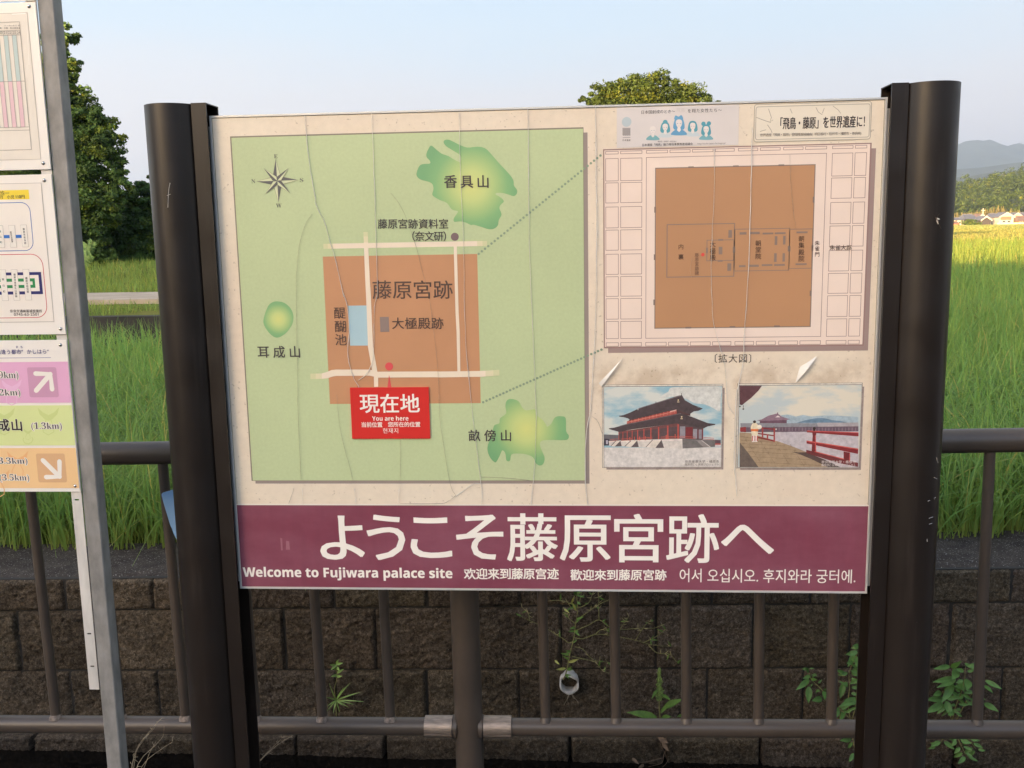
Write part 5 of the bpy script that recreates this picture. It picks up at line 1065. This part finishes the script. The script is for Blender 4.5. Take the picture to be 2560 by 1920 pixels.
def zone(x0, x1, y0, y1, sp, per, hh, ww, k, keep=None, spread=0.05, straw=0.0, lean=(0.05, 0.95), z=None, tints=None, wedge=True):
    X, Y = np.meshgrid(np.arange(x0, x1, sp), np.arange(y0, y1, sp)); X = X.ravel() + rng.uniform(-.4, .4, X.size)*sp; Y = Y.ravel() + rng.uniform(-.4, .4, Y.size)*sp
    if wedge:
        b = np.arctan2(X, Y); m = (b > -0.78) & (b < 0.62); X, Y = X[m], Y[m]
    if keep is not None: m = keep(X, Y); X, Y = X[m], Y[m]
    n = len(X)*per
    bx_ = np.repeat(X, per) + rng.normal(0, spread, n); by = np.repeat(Y, per) + rng.normal(0, spread, n)
    by = np.maximum(by, y0 - 0.02)
    base = np.stack([bx_, by, (z or fz)(bx_, by) - 0.01], 1)
    az = rng.uniform(0, 2*np.pi, n); h = hh * rng.uniform(0.62, 1.18, n) * (1 + 0.10*vnoise(bx_, by, 1.3, 31))
    ln = rng.uniform(*lean, n)**1.2; w = ww * rng.uniform(0.7, 1.25, n)
    g = rng.uniform(0.84, 1.18, n)[:, None]; y_ = rng.uniform(0, 1, n)[:, None]; patch = (1 + 0.16*vnoise(bx_, by, 0.7, 33))[:, None]
    tint = g*patch*((1-y_)*np.array([0.82, 0.98, 0.9]) + y_*np.array([1.25, 1.06, 0.85]))
    if tints is not None: tint = tint*np.array(tints)
    dead = rng.random(n) < 0.03; tint[dead] = np.array([2.2, 1.25, 1.3])
    return blades(base, h, az, ln, w, k, tint, straw)
lf_only = lambda X, Y: ~((X < 1.3) & (Y > 10.6))
parts = [zone(-4.2, 4.2, 3.74, 4.3, 0.075, 9, 0.50, 0.0105, 5, straw=0.8, spread=0.02, lean=(0.02, 1.0)),
         zone(-5.5, 5.2, 4.2, 7.2, 0.13, 14, 0.50, 0.0115, 5, spread=0.035, lean=(0.15, 1.8)),
         zone(-9, 8, 7.1, 12.2, 0.21, 14, 0.50, 0.014, 3, keep=lf_only, spread=0.06),
         zone(-2, 16, 12, 24, 0.36, 12, 0.52, 0.018, 3, keep=lambda X, Y: lf_only(X, Y) & (X > 1.4), spread=0.11),
         zone(1.5, 42, 23.7, 60, 0.75, 11, 0.54, 0.034, 2, keep=lambda X, Y: X > 1.6, spread=0.25, tints=(1.2, 0.98, 0.85)),  # yellow of the sunlit stretch put into the blade tint
         zone(12, 110, 59, 170, 1.3, 8, 0.30, 0.09, 2, keep=lambda X, Y: X > 0.2*Y, spread=0.6, tints=(1.45, 0.92, 1.1)),
         zone(45, 300, 168, 474, 2.6, 8, 0.42, 0.26, 2, keep=lambda X, Y: X > 0.30*Y, spread=1.3, tints=(1.4, 0.97, 1.25))]
RICE = foliage('rice_blade', (0.205, 0.33, 0.085), 0.5, 0.5)
V, F, T = merge(parts); ro = obj('rice', np_mesh(V, F, RICE, T)); tag(ro, 'dense knee high green rice filling the paddy beyond the wall', 'rice', kind='stuff')

mz = lambda x, y: 0.69 + 0.05*vnoise(x, y, 0.5, 5)
GR_ = foliage('meadow_blade', (0.20, 0.275, 0.06), 0.6, 0.35)
mparts = [zone(-11, 1.3, 11.05, 12.8, 0.16, 7, 0.14, 0.010, 2, z=mz, spread=0.06, keep=lambda X, Y: vnoise(X, Y, 1.5, 41) > -0.25),
          zone(-16, 1.3, 15.1, 21, 0.28, 10, 0.24, 0.014, 2, z=mz, spread=0.11), zone(-22, 1.3, 21, 34, 0.5, 10, 0.32, 0.024, 2, z=mz, spread=0.2),
          zone(-11, 1.3, 12.95, 13.5, 0.2, 5, 0.10, 0.010, 2, z=lambda x, y: 0.76 + 0*x, spread=0.07, keep=lambda X, Y: vnoise(X, Y, 2.0, 42) > 0.1)]
V, F, T = merge(mparts); go = obj('meadow_grass', np_mesh(V, F, GR_, T)); tag(go, 'short yellowish grass on the raised bank along the path', 'grass', kind='stuff')

# ------------------------------------------------------------------ trees
def leaf_cloud(blobs, n, size, tint_base, var=0.35, flat=0.6, sub=26, yel=0.18):
    """leaf faces scattered through the shells of many small clumps; blobs: (x, y, z, rx, ry, rz)"""
    B = np.array(blobs); vol = (B[:, 3]*B[:, 4]*B[:, 5])**(2/3); pick = rng.choice(len(B), len(B)*sub, p=vol/vol.sum())
    d = rng.normal(size=(len(pick), 3)); d /= np.linalg.norm(d, axis=1)[:, None]
    c = B[pick, :3] + d*B[pick, 3:]*rng.uniform(0.3, 0.93, len(pick))[:, None]
    cr = B[pick, 3]*rng.uniform(0.18, 0.36, len(pick)); ct = rng.uniform(1-var, 1+var, len(pick))
    yl = rng.random(len(pick)) < yel
    k = rng.integers(0, len(pick), n); e = rng.normal(size=(n, 3)); e /= np.linalg.norm(e, axis=1)[:, None]
    P = c[k] + e*cr[k][:, None]*np.array([1, 1, flat])*(rng.random(n)**0.45)[:, None]
    nr = e + rng.normal(0, 0.55, (n, 3)) + np.array([0, 0, 0.4]); nr /= np.linalg.norm(nr, axis=1)[:, None]
    a = np.cross(nr, rng.normal(size=(n, 3))); a /= np.linalg.norm(a, axis=1)[:, None]; b = np.cross(nr, a)
    s = (size*rng.uniform(0.6, 1.4, n))[:, None]
    V = np.stack([P - a*s, P - b*s*0.5 - a*0.1*s, P + a*s, P + b*s*0.5 + a*0.1*s], 1).reshape(-1, 3)
    F = np.arange(4*n).reshape(n, 4)
    t = (ct[k]*rng.uniform(0.8, 1.2, n))[:, None]*np.array(tint_base)
    t = np.where(yl[k][:, None], t*np.array([1.7, 1.3, 0.7]), t)
    return V, F, np.repeat(t, 4, 0)
TREE = foliage('tree_leaf', (0.060, 0.105, 0.022), 0.6, 0.25); BARK = simple('bark', (0.075, 0.058, 0.042), 0.9, 0.3, 12, bmp=0.5, bscale=40)
def blob(x, y, r, Y, sy=1.0, dy=0.0):
    p = at(x*VS, y*VS, Y + dy); k = r*VS*Y/FPX; return (p[0], Y + dy, p[2], k, k*0.9, k*sy)
def tree(name, label, blobs, n, size, tint, ground, trunk_px, Y, limbs=6, group=None, sub=26, var=0.35):
    bx0 = at(trunk_px*VS, 600, Y)[0]
    t = empty(name, (bx0, Y, ground), label, 'tree', group)
    V, F, T = leaf_cloud(blobs, n, size, tint, var=var, sub=sub); obj('crown', np_mesh(V, F, TREE, T), t)
    m_ = MB(); B = sorted(blobs, key=lambda b: -b[3]); top = max(b[2] for b in blobs); h = top - ground
    m_.tube([(bx0,Y,ground-0.3),(bx0+0.05,Y,ground+h*0.25),(bx0-0.06,Y,ground+h*0.55),(bx0,Y,ground+h*0.92)], [h*0.030,h*0.024,h*0.016,h*0.004], 10)
    for b in B[:limbs]:
        z0 = ground + h*random.uniform(0.2, 0.45); m_.tube([(bx0,Y,z0), ((bx0+b[0])/2, (Y+b[1])/2, (z0+b[2])/2 + 0.1*h*0.3), (b[0],b[1],b[2])], [h*0.013,h*0.009,h*0.003], 7)
    obj('trunk', m_.mesh(BARK, True), t); return t
D1 = 31.0
tree('tall_tree', 'tall dark green tree behind the bus stop post on the raised bank',
     [blob(*b, D1) for b in ((128,85,42),(110,150,62),(148,150,34),(152,200,36),(60,200,90),(150,235,58),(205,262,46),(228,310,48),(245,352,40),(120,310,95),(190,350,72),(40,340,120),(110,430,100),(200,430,70),(20,470,120),(150,120,30),(240,385,38),(255,400,40),(230,440,50),(160,500,70),(80,540,70),(150,555,60),(205,545,46),(90,590,60))], 190000, 0.058, (1.25, 1.22, 1.2), 0.69, 60, D1, 8, sub=60)
tree('bushy_tree', 'lower dark bushy tree to the right of the tall tree beside the left post',
     [blob(*b, 33.5) for b in ((318,412,34),(300,450,48),(335,440,46),(280,490,60),(340,500,60),(390,470,70),(300,540,58),(235,530,62),(360,545,60),(200,560,45),(150,550,50),(300,575,40),(240,578,36))], 90000, 0.056, (0.95, 1.05, 1.1), 0.69, 315, 33.5, 6, sub=50)
sb = empty('shrub', tuple(at(188*VS, 590*VS, 27.0)), 'small bright green feathery shrub at the foot of the tall tree', 'shrub')
m_ = MB(); st = MB(); c_ = np.array(at(180*VS, 600*VS, 27.0)); random.seed(21)
for k in range(15):
    a = random.uniform(-1.2, 1.2); L_ = random.uniform(0.5, 0.95); tip = Vector((c_[0] + math.sin(a)*L_, 27 + random.uniform(-0.5, 0.3), 0.8 + math.cos(a)*L_*0.95)); b0 = Vector((c_[0], 27, 0.78)); st.tube([b0, (b0+tip)/2 + Vector((0,0,0.1)), tip], [0.012,0.008,0.003], 5)
    for i in range(18):
        t_ = 0.25 + 0.75*i/18; p = b0.lerp(tip, t_)
        for sg in (-1, 1): m_.leaf(p, p + Vector((math.cos(a)*sg*0.16, random.uniform(-0.05,0.05), -math.sin(a)*sg*0.16 + 0.05)), 0.035, (0,-1,0.3), seg=2)
obj('leaves', m_.mesh(simple('shrub_leaf', (0.12, 0.20, 0.035), 0.6, 0.25, 5)), sb); obj('stems', st.mesh(g_stem), sb)
D2 = 62.0
tree('round_tree', 'round topped olive green tree rising above the top edge of the map board',
     [blob(*b, D2) for b in ((1376,182,30),(1345,190,32),(1415,186,30),(1450,196,34),(1305,208,34),(1490,210,34),(1275,226,26),(1525,222,28),(1400,240,90),(1330,260,80),(1480,260,80),(1260,290,50),(1545,290,50),(1400,330,120),(1300,360,80),(1500,360,80),(1400,430,90))], 140000, 0.085, (0.9, 0.78, 0.55), 0.3, 1400, D2, 8, sub=70)

# woods on the hill, bamboo at its foot: far masses
wp = []
a_ = np.linspace(0.16, 0.80, 72)
for r_ in np.linspace(552, 735, 24):
    for th in a_:
        th2 = th + rng.uniform(-0.005, 0.005); rr = r_ + rng.uniform(-5, 5); x, y = rr*math.tan(th2), rr; z = float(hill_z(np.array(x), np.array(y)))
        s_ = rng.uniform(4.2, 8.0)
        if rng.random() < 0.92: wp.append((x, y, z + s_*0.55, s_*1.05, s_*1.05, s_*rng.uniform(0.8, 1.15)))
V, F, T = leaf_cloud(wp, 260000, 0.65, (1.0, 0.85, 0.72), var=0.25, flat=0.8, sub=9, yel=0.04)
tag(obj('woods', np_mesh(V, F, TREE, T)), 'far wooded hillside with rounded crowns above the village', 'woods', kind='stuff')
bp = []
n = 2600; th = rng.uniform(0.30, 0.56, n); r_ = rng.uniform(528, 545, n); h = rng.uniform(5, 9.5, n)*(0.75 + 0.35*np.sin(th*60)**2)
base = np.stack([r_*np.tan(th), r_, np.full(n, 0.3)], 1)
tn = rng.uniform(0.75, 1.3, n)[:, None]*np.array([1.0, 1.0, 1.0])
V1, F1, T1 = blades(base, h, rng.uniform(0, 6.28, n), rng.uniform(0.02, 0.2, n), rng.uniform(0.8, 1.7, n), 3, tn)
tag(obj('bamboo_grove', np_mesh(V1, F1, foliage('bamboo_leaf', (0.19, 0.16, 0.05), 0.7, 0.3), T1)), 'pale yellow bamboo grove along the foot of the far hill', 'bamboo', kind='stuff')

# ------------------------------------------------------------------ the village across the paddies
ZH = zoomer(2330, 500, 230/2212)
RTILE = simple('grey_roof_tile', (0.10, 0.105, 0.125), 0.7, 0.2, 0.6); RBRN = simple('brown_roof_tile', (0.16, 0.10, 0.075), 0.7, 0.2, 0.6); WHT = simple('white_plaster', (0.46, 0.41, 0.33), 0.8, 0.08, 0.4); TIM = simple('brown_boarding', (0.20, 0.12, 0.07), 0.8, 0.15, 1.5); DRKW = simple('dark_boarding', (0.055, 0.045, 0.04), 0.8, 0.2, 1.2); TERR = simple('terracotta_wall', (0.42, 0.17, 0.10), 0.8, 0.12, 0.6); GLS = simple('window_dark', (0.04, 0.045, 0.05), 0.2, 0.1, 1)
def house(label, x0, x1, yr, ye, yb, Y, gable, wallm, roofm, band=None, wins=(), depth=9.0, edge=True):
    """gable=True: the gable end faces the field; otherwise the long side does. Picture coordinates of ridge, eave and base."""
    p0, p1 = at(*ZH(x0, yb), Y), at(*ZH(x1, yb), Y); zr, ze = at(*ZH((x0+x1)/2, yr), Y)[2], at(*ZH((x0+x1)/2, ye), Y)[2]; X0_, X1_ = p0[0], p1[0]; zb = 0.3
    ze = max(ze, zb + 1.2); zr = max(zr, ze + 0.8); cx = (X0_+X1_)/2
    h = empty('village_house', (cx, Y, zb), label, 'house', 'houses of the far village')
    m_ = MB(); ov = 0.55
    if gable:
        w = (X1_-X0_)/2 - ov*0.6
        m_.prism([(cx-w, Y),(cx+w, Y),(cx+w, Y+depth),(cx-w, Y+depth)], zb, ze)
        m_.add([(cx-w,Y,ze),(cx+w,Y,ze),(cx,Y,zr-0.25),(cx-w,Y+depth,ze),(cx+w,Y+depth,ze),(cx,Y+depth,zr-0.25)], [(0,1,2),(4,3,5),(0,2,5,3),(1,4,5,2)])
        obj('wall', m_.mesh(wallm), h); r = MB(); sl_ = (zr-ze)/w; W_ = w + ov
        for sg in (-1, 1):
            xe = cx + sg*W_; zz = zr - sl_*W_
            r.add([(cx,Y-ov,zr),(xe,Y-ov,zz),(xe,Y+depth+ov,zz),(cx,Y+depth+ov,zr),(cx,Y-ov,zr+0.22),(xe,Y-ov,zz+0.22),(xe,Y+depth+ov,zz+0.22),(cx,Y+depth+ov,zr+0.22)], [(0,3,2,1),(4,5,6,7),(0,1,5,4),(1,2,6,5),(2,3,7,6)])
        obj('roof', r.mesh(roofm), h)
        if edge:
            g = MB()
            for sg in (-1, 1):
                xe = cx + sg*(W_-0.02); zz = zr - sl_*(W_-0.02)
                g.add([(cx,Y-ov-0.06,zr+0.18),(xe,Y-ov-0.06,zz+0.18),(xe,Y-ov-0.06,zz-0.5),(cx,Y-ov-0.06,zr-0.55),(cx,Y-ov+0.02,zr+0.18),(xe,Y-ov+0.02,zz+0.18),(xe,Y-ov+0.02,zz-0.5),(cx,Y-ov+0.02,zr-0.55)], [(0,1,2,3) if sg < 0 else (3,2,1,0),(0,4,5,1),(3,2,6,7)])
            obj('bargeboard', g.mesh(WHT), h)
    else:
        m_.box(X0_+ov, X1_-ov, Y, Y+depth, zb, ze); obj('wall', m_.mesh(wallm), h); r = MB(); yc = Y + depth/2
        r.add([(X0_,Y-ov,ze-0.1),(X1_,Y-ov,ze-0.1),(X1_-1.2,yc,zr),(X0_+1.2,yc,zr),(X0_,Y+depth+ov,ze-0.1),(X1_,Y+depth+ov,ze-0.1)], [(0,1,2,3),(4,3,2,5),(1,5,2),(0,3,4),(0,4,5,1)])
        r.box(X0_+1.0, X1_-1.0, yc-0.2, yc+0.2, zr-0.1, zr+0.22); obj('roof', r.mesh(roofm), h)
    if band:
        for (bx0, by0, bx1, by1, bm) in band:
            a = at(*ZH(bx0, by0), Y-0.08); b = at(*ZH(bx1, by1), Y-0.08); q = MB(); q.box(a[0], b[0], Y-0.08, Y-0.01, max(zb, b[2]), a[2]); obj('wall_panel', q.mesh(bm), h)
    for (bx0, by0, bx1, by1) in wins:
        a = at(*ZH(bx0, by0), Y-0.12); b = at(*ZH(bx1, by1), Y-0.12); q = MB(); q.box(a[0], b[0], Y-0.12, Y-0.02, max(zb+0.2, b[2]), a[2]); o = obj('window', q.mesh(GLS), h)
        q = MB(); fw = 0.12
        for u0, u1, v0, v1 in ((a[0]-fw, b[0]+fw, a[2], a[2]+fw), (a[0]-fw, b[0]+fw, b[2]-fw, b[2]), (a[0]-fw, a[0], b[2], a[2]), (b[0], b[0]+fw, b[2], a[2])): q.box(u0, u1, Y-0.16, Y-0.02, v0, v1)
        sub('frame', q.mesh(WHT), o)
    return h
Yh = 480.0
house('low white walled house with a long grey roof, nearest the right post', 440, 790, 425, 478, 610, Yh+4, False, WHT, RTILE, wins=((560,490,600,520),(690,490,740,520)))
house('house with a broad blue grey hipped roof behind the hedge', 780, 1130, 342, 452, 600, Yh+16, False, DRKW, RTILE, band=((940,505,1020,528,WHT),), depth=12)
house('house with a white edged brown gable roof behind the dark gabled barn', 1060, 1330, 335, 440, 600, Yh+30, True, WHT, RBRN)
house('dark gable ended barn with white bargeboards', 1165, 1425, 388, 470, 600, Yh, True, DRKW, RTILE)
house('two storey house with a long grey roof and terracotta lower wall', 1385, 1660, 322, 412, 585, Yh+10, False, WHT, RTILE, band=((1430,520,1600,580,TERR),(1400,470,1620,500,RBRN)), wins=((1490,425,1520,460),(1545,425,1590,460)))
house('large white gabled house with brown boarded upper wall', 1600, 1970, 298, 400, 585, Yh-2, True, WHT, RTILE, band=((1650,398,1905,478,TIM),), wins=((1700,500,1760,535),(1820,500,1880,535)))
house('white gabled house just right of the large brown boarded one', 1915, 2165, 308, 385, 590, Yh+14, True, WHT, RTILE, band=((1930,400,2060,470,DRKW),))
house('long low house with a brown grey roof at the right edge of the picture', 2050, 2480, 385, 492, 590, Yh-6, False, TIM, RBRN, wins=((2120,515,2170,550),))
house('bluish roofed house at the back of the village on the far right', 2130, 2420, 300, 375, 590, Yh+34, False, WHT, RTILE)
sd_ = house('small terracotta shed at the left end of the village', 470, 690, 545, 570, 630, Yh-14, False, TERR, RBRN, depth=5); sd_['category'] = 'shed'; sd_.name = 'shed'; del sd_['group']
yw = Yh - 18; a = at(*ZH(1570, 562), yw); m_ = MB(); m_.box(a[0], a[0] + 60, yw, yw + 0.25, 0.3, max(a[2], 1.2)); m_.box(a[0], a[0] + 60, yw-0.1, yw + 0.35, max(a[2], 1.2), max(a[2], 1.2) + 0.15)
gw = empty('garden_wall', (a[0], yw, 0.3), 'long pale garden wall in front of the village gables', 'wall'); obj('wall_body', m_.mesh(simple('pale_wall', (0.60, 0.48, 0.34), 0.85, 0.12, 0.5)), gw)
V, F, T = leaf_cloud([(at(*ZH(x, y), yw)[0], yw, max(1.0, at(*ZH(x, y), yw)[2]), r*1.3, r, r) for x, y, r in ((700,575,1.2),(770,560,1.5),(850,540,2.0),(930,545,1.9),(1010,560,1.7),(1080,570,1.6),(1130,580,1.2),(880,575,1.6),(980,585,1.4))], 5000, 0.22, (1.3, 1.2, 0.8), sub=12)
tag(obj('hedge', np_mesh(V, F, TREE, T)), 'clipped green hedge in front of the blue grey hipped roof', 'hedge')
pp = at(*ZH(1228, 290), Yh+45); pt = at(*ZH(1228, 200), Yh+45); m_ = MB(); m_.tube([(pp[0], Yh+45, 0.2),(pp[0], Yh+45, pt[2])], [0.28, 0.2], 10); m_.box(pp[0]-0.9, pp[0]+0.9, Yh+44.9, Yh+45.1, pt[2]-1.2, pt[2]-1.0)
tag(obj('utility_pole', m_.mesh(simple('pole_concrete', (0.5, 0.46, 0.4), 0.8, 0.1, 1))), 'pale concrete utility pole standing above the village roofs', 'utility pole')
